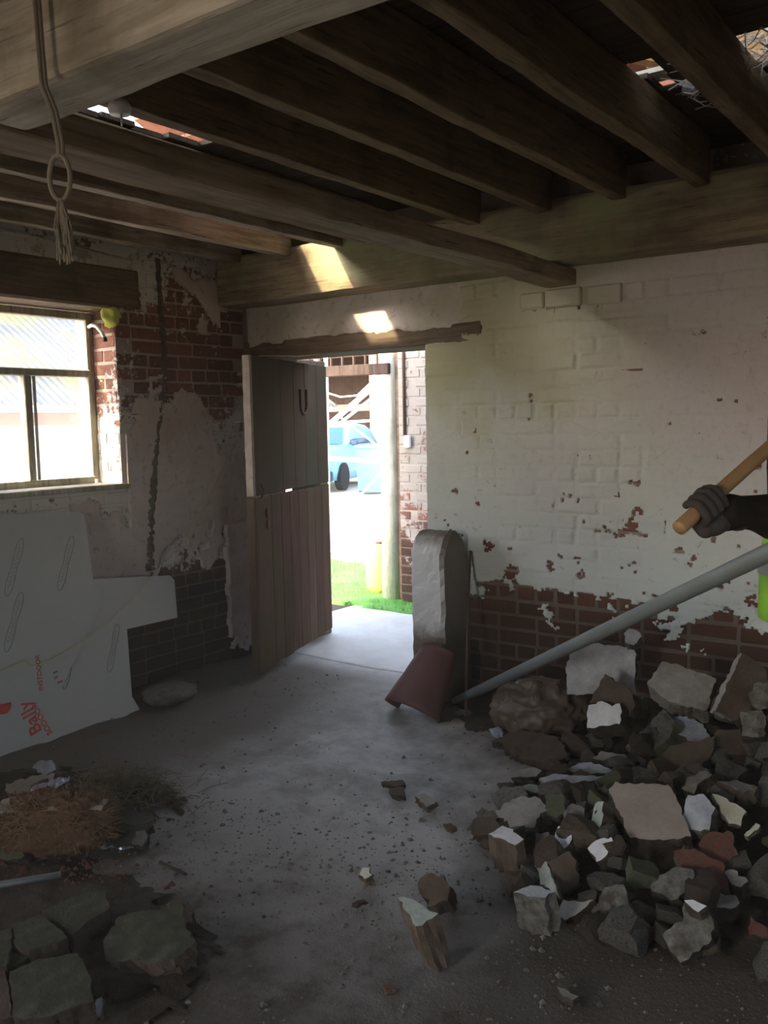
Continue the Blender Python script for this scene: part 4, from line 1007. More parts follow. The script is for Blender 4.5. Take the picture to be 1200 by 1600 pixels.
lt = lettering('lettering', 'Bally', 2.335, 0.060, 0.088, R(103), M['red_ink'], sB, cB, 0.0015); lt['label'] = 'bold red lettering'
lettering('lettering', 'SODOOR', 2.385, 0.035, 0.040, R(108), M['red_ink'], sB, cB, 0.0015)
lettering('lettering', 'INSTDOOR', 2.375, 0.245, 0.034, R(84), M['red_ink'], sA, cA, 0.0160)
V, F = tube_data([board_pt(2.17, 0.23, 0.0005)-cB, board_pt(2.17, 0.23, 0.002)-cB], 0.042, 24); link_mesh('red_disc', V, F, M['red_ink'], sB)
for i, sz in enumerate((0.022, 0.018, 0.026)):
    a = board_pt(2.445+0.012*(i == 2), 0.262+0.026*(2-i), 0.0160)-cA
    V, F = tube_data([a, a+FY*sz+FU*0.004], 0.0045, 4); link_mesh('print_mark', V, F, M['ink'] if i < 2 else M['red_ink'], sA)
def loop8(y, s, off, L, wdt, ang, parent, c0):
    pts = []
    for i in range(49):
        t = 2*math.pi*i/48; u = math.cos(t)*L/2; v = math.sin(t)*wdt/2*(0.45+0.55*abs(math.cos(t)))
        d = FU*(u*math.sin(ang)+v*math.cos(ang))+FY*(u*math.cos(ang)-v*math.sin(ang)); pts.append(board_pt(y, s, off)+d-c0)
    V, F = tube_data(pts, 0.0014, 4, False); link_mesh('printed_loop', V, F, M['ink'], parent)
    pts = []
    for i in range(60):
        t = i/59; u = (t-0.5)*L*0.7; v = 0.007*math.sin(t*60)
        pts.append(board_pt(y, s, off)+FU*(u*math.sin(ang)+v*math.cos(ang))+FY*(u*math.cos(ang)-v*math.sin(ang))-c0)
    V, F = tube_data(pts, 0.0011, 3, False); link_mesh('printed_script', V, F, M['ink'], parent)
for (y, s) in ((2.36, 0.86), (2.64, 0.84), (2.30, 0.60)): loop8(y, s, 0.0155, 0.30, 0.060, R(62), sA, cA)
for (y, s) in ((2.55, 0.34), (2.82, 0.36)): loop8(y, s, 0.0008, 0.26, 0.055, R(64), sB, cB)
sp = [(-4.095, 3.983, 1.396), (-4.04, 3.72, 1.12), (-3.975, 3.487, 0.885), (-3.925, 3.149, 0.682), (-3.885, 2.966, 0.570), (-3.857, 2.758, 0.475), (-3.843, 2.612, 0.423), (-3.835, 2.495, 0.395), (-3.828, 2.373, 0.367), (-3.829, 2.317, 0.373), (-3.838, 2.30, 0.404), (-3.836, 2.256, 0.399), (-3.832, 2.172, 0.383), (-3.835, 2.05, 0.394), (-3.835, 1.9, 0.40)]
sp = [Vector(p_)+FN*0.012 for p_ in sp]
tag(tube('string', sp, 0.003, M['cord'], None, 5), 'thin yellowed string slung across the foil boards from the corner', 'string')

# cobwebbed rope hanging over the big beam
o = empty('hanging_rope', (-1.47, 1.0, 1.83)); tag(o, 'dusty cobwebbed rope with a loop hanging from the big upper left beam', 'rope')
rp = [(-1.49, 1.00, 2.42), (-1.502, 1.0, 2.276), (-1.498, 1.0, 2.175), (-1.495, 1.0, 2.124), (-1.468, 1.0, 2.073), (-1.454, 1.0, 2.014), (-1.456, 1.0, 1.99)]
tube('strand', rp, 0.005, M['rope'], o, 6); tube('strand', [(a+.006, b_+.004, c_) for a, b_, c_ in rp], 0.004, M['rope'], o, 6)
lp = [(-1.456+0.020*math.sin(2*math.pi*i/24), 1.0+0.008*math.sin(2*math.pi*i/24), 1.955+0.04*math.cos(2*math.pi*i/24)*-1) for i in range(25)]
tube('loop', lp, 0.0045, M['rope'], o, 6)
V, F = [], []; rr_ = random.Random(4)
for i in range(46):
    a = rr_.uniform(0, 6.28); r_ = rr_.uniform(0.002, 0.012); w_ = rr_.uniform(0.006, 0.024); L_ = rr_.uniform(0.05, 0.115)
    P_ = [(r_*math.cos(a)*0.4, r_*math.sin(a)*0.4, 0.088), (w_*math.cos(a), w_*math.sin(a)*0.6, 0.085-L_*0.5), (w_*0.8*math.cos(a+.5)+rr_.uniform(-.006, .006), w_*0.5*math.sin(a+.5), 0.085-L_)]
    v, f = tube_data(P_, 0.0016, 4, False); b0 = len(V); V += [q_+Vector((0.014, 0, 0)) for q_ in v]; F += [tuple(b0+i_ for i_ in q_) for q_ in f]
tag(link_mesh('frayed_end', V, F, M['rope'], o), kind='stuff')
# small fitting by the bright gap
lf = empty('light_fitting', (-2.225, 1.742, 2.40)); tag(lf, 'small dirty white light fitting with a pull cord beside the bright ceiling gap', 'light')
tube('rose', [(-2.225, 1.742, 2.42), (-2.225, 1.742, 2.44), (-2.225, 1.742, 2.458)], [0.030, 0.036, 0.026], M['white_plastic'], lf, 20)
tube('neck', [(-2.25, 1.742, 2.455), (-2.25, 1.742, 2.47)], 0.012, M['white_plastic'], lf, 10); tube('pull_cord', [(-2.215, 1.74, 2.385), (-2.215, 1.74, 2.42)], 0.003, M['white_plastic'], lf, 6)
tag(tube('cable', [(-4.05, 2.0, 2.49), (-4.05, 2.45, 2.462), (-4.05, 2.9, 2.43), (-4.04, 3.2, 2.41)], 0.006, M['frame_paint'], None, 6), 'pale cable running along the top of the left wall above the window', 'cable')
# window odds and ends
hk = tube('curved_pipe', [(-4.30, 3.085, 2.062), (-4.25, 3.07, 2.068), (-4.19, 3.055, 2.055), (-4.14, 3.05, 2.02), (-4.115, 3.05, 1.985)], 0.010, M['white_plastic'], None, 12); tag(hk, 'white curved plastic pipe end at the top right of the window', 'pipe')
tube('dark_tip', [(-4.115, 3.05, 1.988), (-4.110, 3.05, 1.968)], 0.012, M['black_plastic'], hk, 12)
bm = bmesh.new(); ball(bm, Vector((0, 0, 0.055)), (0.055, 0.05, 0.055), 22); roughen(bm, 0.022, 18, 3); z0_ = min(v.co.z for v in bm.verts)
o = bm_obj('expanding_foam', bm, M['foam'], None, (-4.14, 3.12, 2.055), True); tag(o, 'lumpy yellow green expanding foam at the top right corner of the window', 'foam')

# old mortar lump beside the foil board, wool lump, film, slates, straw
def lump(name, loc, dims, rz, mat, label, cat, amp=0.12, freq=2.5, seed=1, seg=30, power=0.75, group=None):
    bm = bmesh.new(); bmesh.ops.create_uvsphere(bm, u_segments=seg, v_segments=seg//2, radius=1)
    for v in bm.verts:
        for i in range(3): v.co[i] = math.copysign(abs(v.co[i])**power, v.co[i])
    roughen(bm, amp, freq, seed); roughen(bm, amp*0.35, freq*4, seed+1); roughen(bm, amp*0.12, freq*13, seed+2)
    for v in bm.verts: v.co = Vector((v.co.x*dims[0]/2, v.co.y*dims[1]/2, v.co.z*dims[2]/2))
    zm = min(v.co.z for v in bm.verts)
    for v in bm.verts: v.co.z = max(0.0, v.co.z-zm-0.01*0)
    o_ = bm_obj(name, bm, mat, None, loc, True); o_.rotation_euler = (0, 0, rz); tag(o_, label, cat, group); return o_
lump('mortar_lump', (-3.74, 3.08, 0.01), (0.24, 0.30, 0.09), R(10), M['conc'], 'low rounded mortar lump on the floor beside the lower foil board', 'rubble', 0.10, 2.2, 4)
wl_ = lump('mineral_wool', (-2.74, 1.72, 0.0), (0.38, 0.20, 0.19), R(38), M['wool'], 'brown fibrous mineral wool lump with a pale skin on top', 'insulation', 0.24, 2.6, 7, 110, 0.6)
V, F = [], []; rs = random.Random(9)
for k in range(3200):
    a, bt = rs.uniform(0, 6.283), rs.uniform(-0.2, 1.5); d = Vector((math.cos(a)*math.cos(bt), math.sin(a)*math.cos(bt), math.sin(bt)))
    d = Vector([math.copysign(abs(c_)**0.6, c_) for c_ in d]); p0 = Vector((d.x*0.20, d.y*0.10, 0.10+d.z*0.098)); 
    if p0.z < 0.004: continue
    tdir = Vector((rs.gauss(0, 1), rs.gauss(0, 1), rs.gauss(0, .6))).normalized(); b0 = len(V); L_ = rs.uniform(.015, .045); w_ = d.cross(tdir).normalized()*0.0014
    V += [p0-w_, p0+w_, p0+tdir*L_+d*0.006+w_, p0+tdir*L_+d*0.006-w_]; F.append((b0, b0+1, b0+2, b0+3))
tag(link_mesh('loose_fibres', V, F, M['fibre'], wl_), kind='stuff')
V, F = [], []
for i in range(25):
    for j in range(9):
        u, v_ = -0.19+0.38*i/24, -0.085+0.12*j/8; V.append((u, v_, 0.198+0.010*fbm(Vector((u*14, v_*14, 1)))-0.25*(u*u)-(0.9*(v_+0.02)**2)))
for i in range(24):
    for j in range(8): F.append((i*9+j, i*9+9+j, i*9+10+j, i*9+1+j))
link_mesh('pale_skin', V, F, M['wool_pale'], wl_, None, True)
def film(name, pts, wdt, label):
    V, F = [], []; P = [Vector(p_) for p_ in pts]; base = P[0].copy(); base.z = min(p_.z for p_ in P)
    Q = []
    for a_, b_ in zip(P, P[1:]): Q += [a_.lerp(b_, i/8) for i in range(8)]
    Q.append(P[-1])
    for i, p_ in enumerate(Q):
        t_ = (Q[min(i+1, len(Q)-1)]-Q[max(i-1, 0)]).normalized(); s_ = t_.cross(Vector((0, 0, 1))).normalized()
        for j in range(6):
            u = (j/5-0.5)*wdt; V.append(p_+s_*u+Vector((0, 0, 0.012*abs(mnoise.noise(Vector((i*0.7, j*0.9, 2))))+0.008*math.sin(j*1.9+i)))-base)
    for i in range(len(Q)-1):
        for j in range(5): F.append((i*6+j, i*6+j+1, (i+1)*6+j+1, (i+1)*6+j))
    tag(link_mesh(name, V, F, M['film'], None, base, False), label, 'plastic film')
film('plastic_film', [(-3.02, 1.55, 0.10), (-2.97, 1.68, 0.13), (-2.90, 1.78, 0.185), (-2.84, 1.85, 0.20)], 0.07, 'shiny crumpled film strip over the left end of the wool lump')
film('plastic_film', [(-2.63, 1.83, 0.012), (-2.56, 1.87, 0.012), (-2.48, 1.93, 0.015)], 0.035, 'small shiny film strip on the floor right of the wool lump')
tag(tube('metal_rod', [(-2.375, 1.50, 0.125), (-2.62, 1.16, 0.125)], 0.0105, M['galv'], None, 14), 'grey metal rod lying across the mossy flagstones at lower left', 'rod')
tag(tube('stick', [(-2.362, 1.867, 0.012), (-2.29, 1.862, 0.014), (-2.222, 1.862, 0.012)], 0.0055, M['dark'], None, 6), 'short thin dark stick on the floor right of the wool lump', 'stick')
tube_end = None
# straw and earth heap near the wall end of the debris
V, F = [], []; rs = random.Random(21)
for k in range(700):
    a = rs.uniform(0, 6.28); r_ = abs(rs.gauss(0, 0.15)); p0 = Vector((-2.93+r_*math.cos(a)*1.3, 2.13+r_*math.sin(a), 0.02+max(0, 0.06-r_*0.25)+rs.uniform(0, .02)))
    d = Vector((rs.gauss(0, 1), rs.gauss(0, 1), rs.gauss(0, .28))).normalized()*rs.uniform(.03, .13); v, f_ = tube_data([p0-d/2, p0+Vector((0, 0, .008)), p0+d/2], 0.0016, 3, False)
    b0 = len(V); V += v; F += [tuple(b0+i for i in q_) for q_ in f_]
tag(link_mesh('straw_heap', V, F, M['straw']), 'small heap of matted straw on the floor behind the wool lump', 'straw', kind='stuff')
def dirt_heap(name, cx, cy_, rx, ry, h, label, seed):
    o_ = grid_solid(name, [cx-rx+rx/26*i for i in range(53)], [cy_-ry+ry/26*i for i in range(53)],
        lambda x, y: (x, y, -0.012+h*max(0, 1-((x-cx)/rx)**2-((y-cy_)/ry)**2)+0.014*fbm(Vector((x*9, y*9, seed)))), lambda x, y: ((x-cx)/rx)**2+((y-cy_)/ry)**2 < 1.0-0.75*abs(fbm(Vector((x*5, y*5, seed+3)), 0.5, 5)), M['earth'])
    tag(o_, label, 'earth', kind='stuff')
dirt_heap('earth_heap', -2.93, 2.13, 0.36, 0.24, 0.065, 'loose earth under the straw heap', 3)
dirt_heap('earth_heap', -2.35, 1.42, 0.75, 0.42, 0.045, 'loose earth under the mossy flagstones', 5)
dirt_heap('earth_heap', -3.25, 1.95, 0.42, 0.35, 0.045, 'loose earth around the brick fragments below the foil boards', 7)
dirt_heap('earth_heap', -2.15, 3.88, 0.55, 0.35, 0.05, 'dark earth along the foot of the back wall by the clay pipe', 9)

# plastic sack with a glint of foil
bm = bmesh.new(); bmesh.ops.create_uvsphere(bm, u_segments=110, v_segments=60, radius=1)
for v in bm.verts:
    q_ = v.co.copy(); rdg = 1-abs(mnoise.noise(q_*1.9+Vector((3, 1, 5))))*2.0; rd2 = 1-abs(mnoise.noise(q_*4.6+Vector((1, 8, 2))))*2.0; rd3 = 1-abs(mnoise.noise(q_*10+Vector((4, 3, 9))))*2.0
    v.co = q_*(0.84+0.15*rdg+0.08*rd2+0.02*rd3); v.co = Vector((v.co.x*0.23, v.co.y*0.15, v.co.z*0.155))
zm = min(v.co.z for v in bm.verts)
for v in bm.verts: v.co.z = max(0, v.co.z-zm-0.03)
o = bm_obj('plastic_sack', bm, M['sack'], None, (-1.83, 3.70, 0.0), True); o.rotation_euler = (0, 0, R(22)); tag(o, 'crumpled brown plastic sack slumped against the left end of the heap', 'sack')
bm = bmesh.new(); ball(bm, Vector((0, 0, 0.022)), (0.035, 0.022, 0.022), 14); roughen(bm, 0.014, 40, 2)
tag(bm_obj('foil_scrap', bm, M['film'], None, (-1.955, 3.50, 0.04)), 'tiny glinting scrap of foil at the foot of the brown sack', 'foil')

# ================================================================== RUBBLE
MB = [(-1.62, 2.70), (-1.30, 2.40), (-1.08, 2.28), (-.78, 2.28), (-.50, 2.42), (-.52, 2.75), (-.60, 3.2), (-.75, 4.02), (-1.95, 4.02), (-1.95, 3.7), (-1.55, 3.45), (-1.68, 3.1)]
def segd(p, a, b_):
    ax_, ay = b_[0]-a[0], b_[1]-a[1]; t = max(0, min(1, ((p[0]-a[0])*ax_+(p[1]-a[1])*ay)/(ax_*ax_+ay*ay))); return math.hypot(p[0]-a[0]-t*ax_, p[1]-a[1]-t*ay)
def in_mound(x, y):
    c_ = False
    for (x1, y1), (x2, y2) in zip(MB, MB[1:]+MB[:1]):
        if (y1 > y) != (y2 > y) and x < (x2-x1)*(y-y1)/(y2-y1)+x1: c_ = not c_
    return c_
def mound(x, y):
    if not in_mound(x, y): return 0.0
    d = min([segd((x, y), MB[i], MB[i+1]) for i in (0, 1, 2, 3, 9, 10)]+[segd((x, y), MB[11], MB[0]), segd((x, y), MB[8], MB[9])+.05])
    return min(.36, .30*d)
o = grid_solid('rubble_base', [-2.0+0.04*i for i in range(38)], [2.2+0.04*i for i in range(47)],
    lambda x, y: (x, y, mound(x, y)*0.80-0.035+0.03*fbm(Vector((x*7, y*7, 1)))), lambda x, y: in_mound(x, y), M['earth'], None, thick=lambda v: (v.x, v.y, -0.03))
tag(o, 'dark loose earth and dust filling the inside of the rubble heap', 'earth', kind='stuff')
SLABS = [('concrete_slab', 'pale concrete slab leaning upright at the back of the rubble heap', 'pale', 'conc', [(-1.664, 3.632, 0.255), (-1.686, 3.665, 0.348), (-1.681, 3.717, 0.472), (-1.623, 3.74, 0.487), (-1.525, 3.764, 0.474), (-1.409, 3.796, 0.471), (-1.383, 3.725, 0.279)], (0.262, -0.892, 0.367), 0.09, 0.006),
 ('concrete_slab', 'flat grey concrete slab tilted against the brick wall at the back of the heap', 'conc_l', 'conc', [(-1.225, 3.426, 0.43), (-1.191, 3.522, 0.505), (-1.123, 3.523, 0.496), (-0.978, 3.512, 0.469), (-0.975, 3.396, 0.372), (-1.046, 3.39, 0.376), (-1.12, 3.387, 0.384)], (0.102, -0.634, 0.767), 0.09, 0.006),
 ('concrete_slab', 'brown slab standing on edge at the right end of the brick wall', 'brown', 'conc_l', [(-0.91, 3.275, 0.413), (-0.894, 3.312, 0.471), (-0.852, 3.404, 0.614), (-0.774, 3.425, 0.559), (-0.752, 3.382, 0.44), (-0.844, 3.302, 0.386)], (0.478, -0.796, 0.372), 0.08, 0.006),
 ('concrete_block', 'block with a bright white face below the upright pale slab', 'white', 'dark', [(-1.461, 3.372, 0.213), (-1.475, 3.435, 0.287), (-1.438, 3.449, 0.312), (-1.392, 3.441, 0.314), (-1.369, 3.431, 0.307), (-1.342, 3.439, 0.323), (-1.324, 3.414, 0.298), (-1.318, 3.38, 0.258)], (-0.152, -0.762, 0.63), 0.12, 0.006),
 ('brick_fragment', 'dark brown pointed lump between the upright slab and the white-faced block', 'brown', 'brown', [(-1.495, 3.482, 0.287), (-1.453, 3.554, 0.402), (-1.329, 3.528, 0.359), (-1.295, 3.495, 0.308), (-1.328, 3.454, 0.242), (-1.411, 3.487, 0.295)], (0.0, -0.848, 0.53), 0.1, 0.006),
 ('concrete_block', 'rough grey block with a greenish top edge in the middle of the heap', 'rough', 'green', [(-1.393, 3.634, 0.062), (-1.328, 3.682, 0.141), (-1.257, 3.742, 0.235), (-1.174, 3.662, 0.205), (-1.202, 3.601, 0.134), (-1.261, 3.576, 0.08), (-1.35, 3.591, 0.045)], (-0.368, -0.631, 0.683), 0.1, 0.006),
 ('concrete_slab', 'largest tan slab lying face up on the front of the heap', 'tan', 'dark', [(-1.151, 2.851, 0.21), (-1.136, 2.881, 0.226), (-0.967, 2.937, 0.239), (-0.925, 2.895, 0.209), (-0.846, 2.796, 0.142), (-0.907, 2.76, 0.129), (-1.021, 2.722, 0.12), (-1.09, 2.789, 0.167)], (0.1, -0.5, 0.86), 0.1, 0.006),
 ('concrete_block', 'block with white top at the left tip of the rubble heap', 'white', 'tanb', [(-1.417, 2.477, 0.124), (-1.397, 2.537, 0.135), (-1.356, 2.529, 0.135), (-1.295, 2.493, 0.133), (-1.303, 2.455, 0.127), (-1.331, 2.459, 0.126)], (-0.051, -0.153, 0.987), 0.13, 0.006),
 ('concrete_block', 'small block with a white slanting face left of the largest tan slab', 'white', 'dark', [(-1.253, 2.611, 0.065), (-1.257, 2.634, 0.089), (-1.251, 2.661, 0.12), (-1.187, 2.648, 0.133), (-1.195, 2.606, 0.084), (-1.229, 2.594, 0.057)], (-0.272, -0.707, 0.653), 0.09, 0.006),
 ('concrete_block', 'block with a white corner just below the largest tan slab', 'white', 'brown', [(-1.122, 2.613, 0.099), (-1.109, 2.64, 0.122), (-1.054, 2.65, 0.144), (-1.041, 2.629, 0.133), (-1.056, 2.587, 0.098), (-1.079, 2.574, 0.082)], (-0.21, -0.578, 0.788), 0.11, 0.006),
 ('concrete_block', 'brown block with olive side left of centre at the front of the heap', 'brown', 'green', [(-1.204, 2.479, 0.089), (-1.146, 2.522, 0.122), (-1.122, 2.514, 0.1), (-1.093, 2.483, 0.044), (-1.14, 2.442, 0.01), (-1.172, 2.464, 0.054)], (0.26, -0.779, 0.571), 0.09, 0.006),
 ('plaster_shard', 'long pale green shard leaning on the brown block at the front of the heap', 'palegreen', 'conc', [(-1.262, 2.506, 0.06), (-1.238, 2.503, 0.075), (-1.21, 2.488, 0.081), (-1.17, 2.441, 0.065), (-1.111, 2.375, 0.044), (-1.151, 2.402, 0.04), (-1.203, 2.436, 0.035)], (-0.469, -0.625, 0.625), 0.02, 0.006),
 ('concrete_block', 'rough block with bluish pale top at the front left foot of the heap', 'bluew', 'rough', [(-1.167, 2.181, 0.134), (-1.133, 2.228, 0.146), (-1.058, 2.233, 0.147), (-1.073, 2.198, 0.138), (-1.121, 2.185, 0.135)], (0.0, -0.254, 0.967), 0.14, 0.006),
 ('concrete_block', 'block with a pale grey notched face between two rough lumps at the front foot', 'conc_l', 'dark', [(-1.096, 2.326, 0.025), (-1.094, 2.363, 0.048), (-1.044, 2.367, 0.057), (-1.004, 2.381, 0.071), (-1.03, 2.34, 0.042), (-1.062, 2.311, 0.019)], (-0.105, -0.527, 0.843), 0.1, 0.006),
 ('concrete_lump', 'rough pebbly lump with a pale lower rim at the front foot of the heap', 'rough', 'brown', [(-1.007, 2.376, 0.032), (-0.988, 2.425, 0.09), (-0.939, 2.44, 0.106), (-0.908, 2.426, 0.09), (-0.895, 2.392, 0.051), (-0.968, 2.354, 0.006)], (0.0, -0.759, 0.651), 0.12, 0.014),
 ('concrete_lump', 'pebbly greenish lump in front of the reddish brown blocks', 'rough', 'dark', [(-0.885, 2.527, 0.081), (-0.841, 2.592, 0.131), (-0.771, 2.59, 0.139), (-0.78, 2.527, 0.094), (-0.795, 2.502, 0.075), (-0.842, 2.511, 0.076)], (-0.102, -0.564, 0.82), 0.1, 0.012),
 ('concrete_lump', 'large rounded grey lump at the front right foot of the heap', 'rough', 'dark', [(-0.773, 2.315, 0.069), (-0.762, 2.336, 0.093), (-0.732, 2.351, 0.106), (-0.735, 2.382, 0.146), (-0.677, 2.392, 0.149), (-0.651, 2.363, 0.109), (-0.665, 2.328, 0.066), (-0.712, 2.293, 0.031), (-0.746, 2.299, 0.044)], (0.104, -0.777, 0.621), 0.13, 0.012),
 ('brick_fragment', 'thin pale flake lying on the large rounded grey lump', 'white', 'dark', [(-0.727, 2.348, 0.169), (-0.706, 2.355, 0.174), (-0.666, 2.348, 0.175), (-0.682, 2.322, 0.162)], (-0.101, -0.404, 0.909), 0.04, 0.006),
 ('concrete_block', 'bluish grey grooved block right of the largest tan slab', 'bluew', 'conc', [(-0.899, 2.884, 0.193), (-0.895, 2.917, 0.224), (-0.845, 2.926, 0.24), (-0.798, 2.892, 0.215), (-0.801, 2.837, 0.164), (-0.869, 2.823, 0.14)], (-0.104, -0.677, 0.729), 0.1, 0.006),
 ('plaster_shard', 'cream flat shard right of the bluish grooved block', 'cream', 'conc', [(-0.829, 2.965, 0.23), (-0.795, 2.971, 0.229), (-0.712, 2.946, 0.203), (-0.718, 2.899, 0.174), (-0.752, 2.892, 0.174), (-0.783, 2.915, 0.193)], (0.105, -0.527, 0.843), 0.03, 0.006),
 ('plaster_shard', 'small narrow cream chip near the right edge of the heap', 'cream', 'conc', [(-0.699, 2.857, 0.162), (-0.675, 2.903, 0.19), (-0.657, 2.899, 0.188), (-0.686, 2.854, 0.16)], (0.0, -0.53, 0.848), 0.02, 0.006),
 ('brick_fragment', 'reddish brown half brick below the bluish grooved block', 'red', 'brown', [(-0.806, 2.747, 0.145), (-0.793, 2.788, 0.174), (-0.721, 2.813, 0.184), (-0.691, 2.76, 0.141), (-0.725, 2.725, 0.118), (-0.782, 2.719, 0.121)], (0.1, -0.597, 0.796), 0.09, 0.006),
 ('brick_fragment', 'long reddish brown brick piece below the right corner of the largest tan slab', 'red', 'brown', [(-0.861, 2.664, 0.143), (-0.805, 2.696, 0.156), (-0.714, 2.683, 0.136), (-0.683, 2.628, 0.098), (-0.74, 2.581, 0.075), (-0.8, 2.619, 0.107)], (0.105, -0.527, 0.843), 0.09, 0.006),
 ('concrete_block', 'small block with pale grey top at the right front of the heap', 'conc_l', 'dark', [(-0.71, 2.672, 0.115), (-0.688, 2.691, 0.123), (-0.638, 2.667, 0.112), (-0.65, 2.64, 0.101), (-0.68, 2.643, 0.102)], (0.0, -0.406, 0.914), 0.07, 0.006),
 ('concrete_block', 'flat-topped grey block beside the large rounded grey lump', 'conc_l', 'dark', [(-0.719, 2.558, 0.089), (-0.693, 2.576, 0.097), (-0.65, 2.584, 0.1), (-0.635, 2.564, 0.091), (-0.653, 2.532, 0.077), (-0.705, 2.535, 0.078)], (0.0, -0.406, 0.914), 0.08, 0.006),
 ('brick_fragment', 'triangular red brick end at the lower right corner of the heap', 'red', 'brown', [(-0.598, 2.514, 0.032), (-0.599, 2.54, 0.074), (-0.552, 2.535, 0.057), (-0.548, 2.524, 0.037)], (0.105, -0.843, 0.527), 0.06, 0.006),
 ('concrete_block', 'small cubic grey block below the brown slab standing on edge', 'rough', 'dark', [(-0.78, 3.11, 0.483), (-0.715, 3.126, 0.495), (-0.7, 3.117, 0.478), (-0.695, 3.08, 0.418), (-0.762, 3.068, 0.413)], (0.105, -0.843, 0.527), 0.09, 0.006),
 ('concrete_lump', 'rounded lump with pale crumbs above the small cubic block', 'rough', 'dark', [(-0.771, 3.194, 0.523), (-0.764, 3.217, 0.558), (-0.72, 3.228, 0.567), (-0.684, 3.212, 0.533), (-0.696, 3.179, 0.483), (-0.747, 3.171, 0.481)], (0.105, -0.843, 0.527), 0.09, 0.012),
 ('concrete_slab', 'broad brown slab with greenish rim above the bluish grooved block', 'brown', 'green', [(-1.136, 3.317, 0.146), (-1.121, 3.398, 0.201), (-1.043, 3.427, 0.221), (-0.962, 3.469, 0.25), (-0.955, 3.381, 0.19), (-1.02, 3.317, 0.146), (-1.075, 3.298, 0.132)], (0.0, -0.567, 0.824), 0.08, 0.006),
 ('plaster_shard', 'curved piece with a white-lit top below the tilted grey slab', 'bluew', 'brown', [(-1.225, 3.75, 0.198), (-1.16, 3.76, 0.214), (-1.086, 3.725, 0.198), (-1.02, 3.651, 0.156), (-1.094, 3.64, 0.139), (-1.167, 3.673, 0.153)], (-0.102, -0.564, 0.82), 0.05, 0.006),
 ('concrete_slab', 'dull brown slab left of the small cubic block', 'brown', 'dark', [(-0.978, 3.544, 0.251), (-0.899, 3.57, 0.259), (-0.839, 3.524, 0.22), (-0.851, 3.482, 0.192), (-0.929, 3.461, 0.187), (-0.989, 3.482, 0.21)], (0.102, -0.564, 0.82), 0.07, 0.006),
 ('concrete_slab', 'crescent-shaped grey piece behind the bluish grooved block', 'rough', 'dark', [(-0.935, 2.981, 0.217), (-0.929, 3.024, 0.242), (-0.884, 3.057, 0.267), (-0.855, 3.045, 0.264), (-0.89, 3.004, 0.235), (-0.889, 2.968, 0.214)], (-0.101, -0.504, 0.858), 0.05, 0.006),
 ('concrete_slab', 'narrow grey slab edge behind the cream flat shard', 'rough', 'brown', [(-0.843, 3.065, 0.232), (-0.787, 3.097, 0.243), (-0.71, 3.084, 0.238), (-0.715, 3.062, 0.231), (-0.775, 3.052, 0.227)], (0.0, -0.316, 0.949), 0.06, 0.006),
 ('slate_slab', 'long thin pale slab near the back left of the heap', 'bluew', 'conc', [(-1.501, 3.025, 0.108), (-1.456, 3.072, 0.121), (-1.343, 3.102, 0.128), (-1.267, 3.122, 0.134), (-1.344, 3.043, 0.113), (-1.42, 2.997, 0.101), (-1.46, 2.998, 0.102)], (0.0, -0.25, 0.968), 0.035, 0.006),
 ('slate_slab', 'thin pale slab lying on the long thin pale slab', 'bluew', 'green', [(-1.471, 3.223, 0.085), (-1.453, 3.27, 0.1), (-1.416, 3.287, 0.105), (-1.369, 3.286, 0.105), (-1.296, 3.274, 0.101), (-1.302, 3.256, 0.095), (-1.395, 3.22, 0.084), (-1.453, 3.208, 0.08)], (0.0, -0.301, 0.954), 0.04, 0.006),
 ('slate_slab', 'small flat grey stone at the back left tip of the heap', 'conc_l', 'dark', [(-1.678, 3.186, 0.048), (-1.625, 3.217, 0.06), (-1.58, 3.208, 0.06), (-1.587, 3.168, 0.047), (-1.648, 3.14, 0.035)], (-0.05, -0.301, 0.952), 0.04, 0.006),
 ('slate_slab', 'flat greenish stone below the small flat grey stone', 'palegreen', 'green', [(-1.611, 2.995, 0.054), (-1.541, 3.044, 0.069), (-1.464, 3.028, 0.064), (-1.474, 3.009, 0.058), (-1.551, 2.997, 0.055)], (0.0, -0.301, 0.954), 0.04, 0.006),
 ('concrete_block', 'grey angular block below the white-faced block', 'conc_l', 'green', [(-1.448, 3.415, 0.072), (-1.429, 3.466, 0.091), (-1.336, 3.478, 0.095), (-1.305, 3.448, 0.084), (-1.348, 3.403, 0.068)], (0.0, -0.346, 0.938), 0.06, 0.006),
 ('concrete_lump', 'broad crumbly pale lump behind the white-topped block', 'conc_l', 'rough', [(-1.54, 2.749, 0.068), (-1.509, 2.814, 0.101), (-1.425, 2.855, 0.121), (-1.373, 2.813, 0.1), (-1.378, 2.736, 0.062), (-1.457, 2.692, 0.039)], (0.0, -0.447, 0.894), 0.09, 0.014),
 ('concrete_block', 'olive green block behind the crumbly pale lump', 'green', 'conc_l', [(-1.384, 2.835, 0.136), (-1.322, 2.854, 0.151), (-1.297, 2.821, 0.102), (-1.323, 2.802, 0.081), (-1.362, 2.8, 0.084)], (0.1, -0.796, 0.597), 0.08, 0.006),
 ('concrete_lump', 'rounded brownish stone between the olive block and the largest tan slab', 'rough', 'dark', [(-1.279, 2.751, 0.11), (-1.269, 2.782, 0.147), (-1.225, 2.79, 0.156), (-1.195, 2.765, 0.127), (-1.208, 2.737, 0.095), (-1.254, 2.732, 0.089)], (0.0, -0.759, 0.651), 0.08, 0.012),
 ('concrete_block', 'narrow upright block with a pale green edge left of the largest tan slab', 'palegreen', 'brown', [(-1.176, 2.765, 0.115), (-1.18, 2.808, 0.167), (-1.145, 2.796, 0.187), (-1.131, 2.752, 0.143), (-1.132, 2.715, 0.095), (-1.154, 2.735, 0.099)], (-0.521, -0.677, 0.521), 0.09, 0.006),
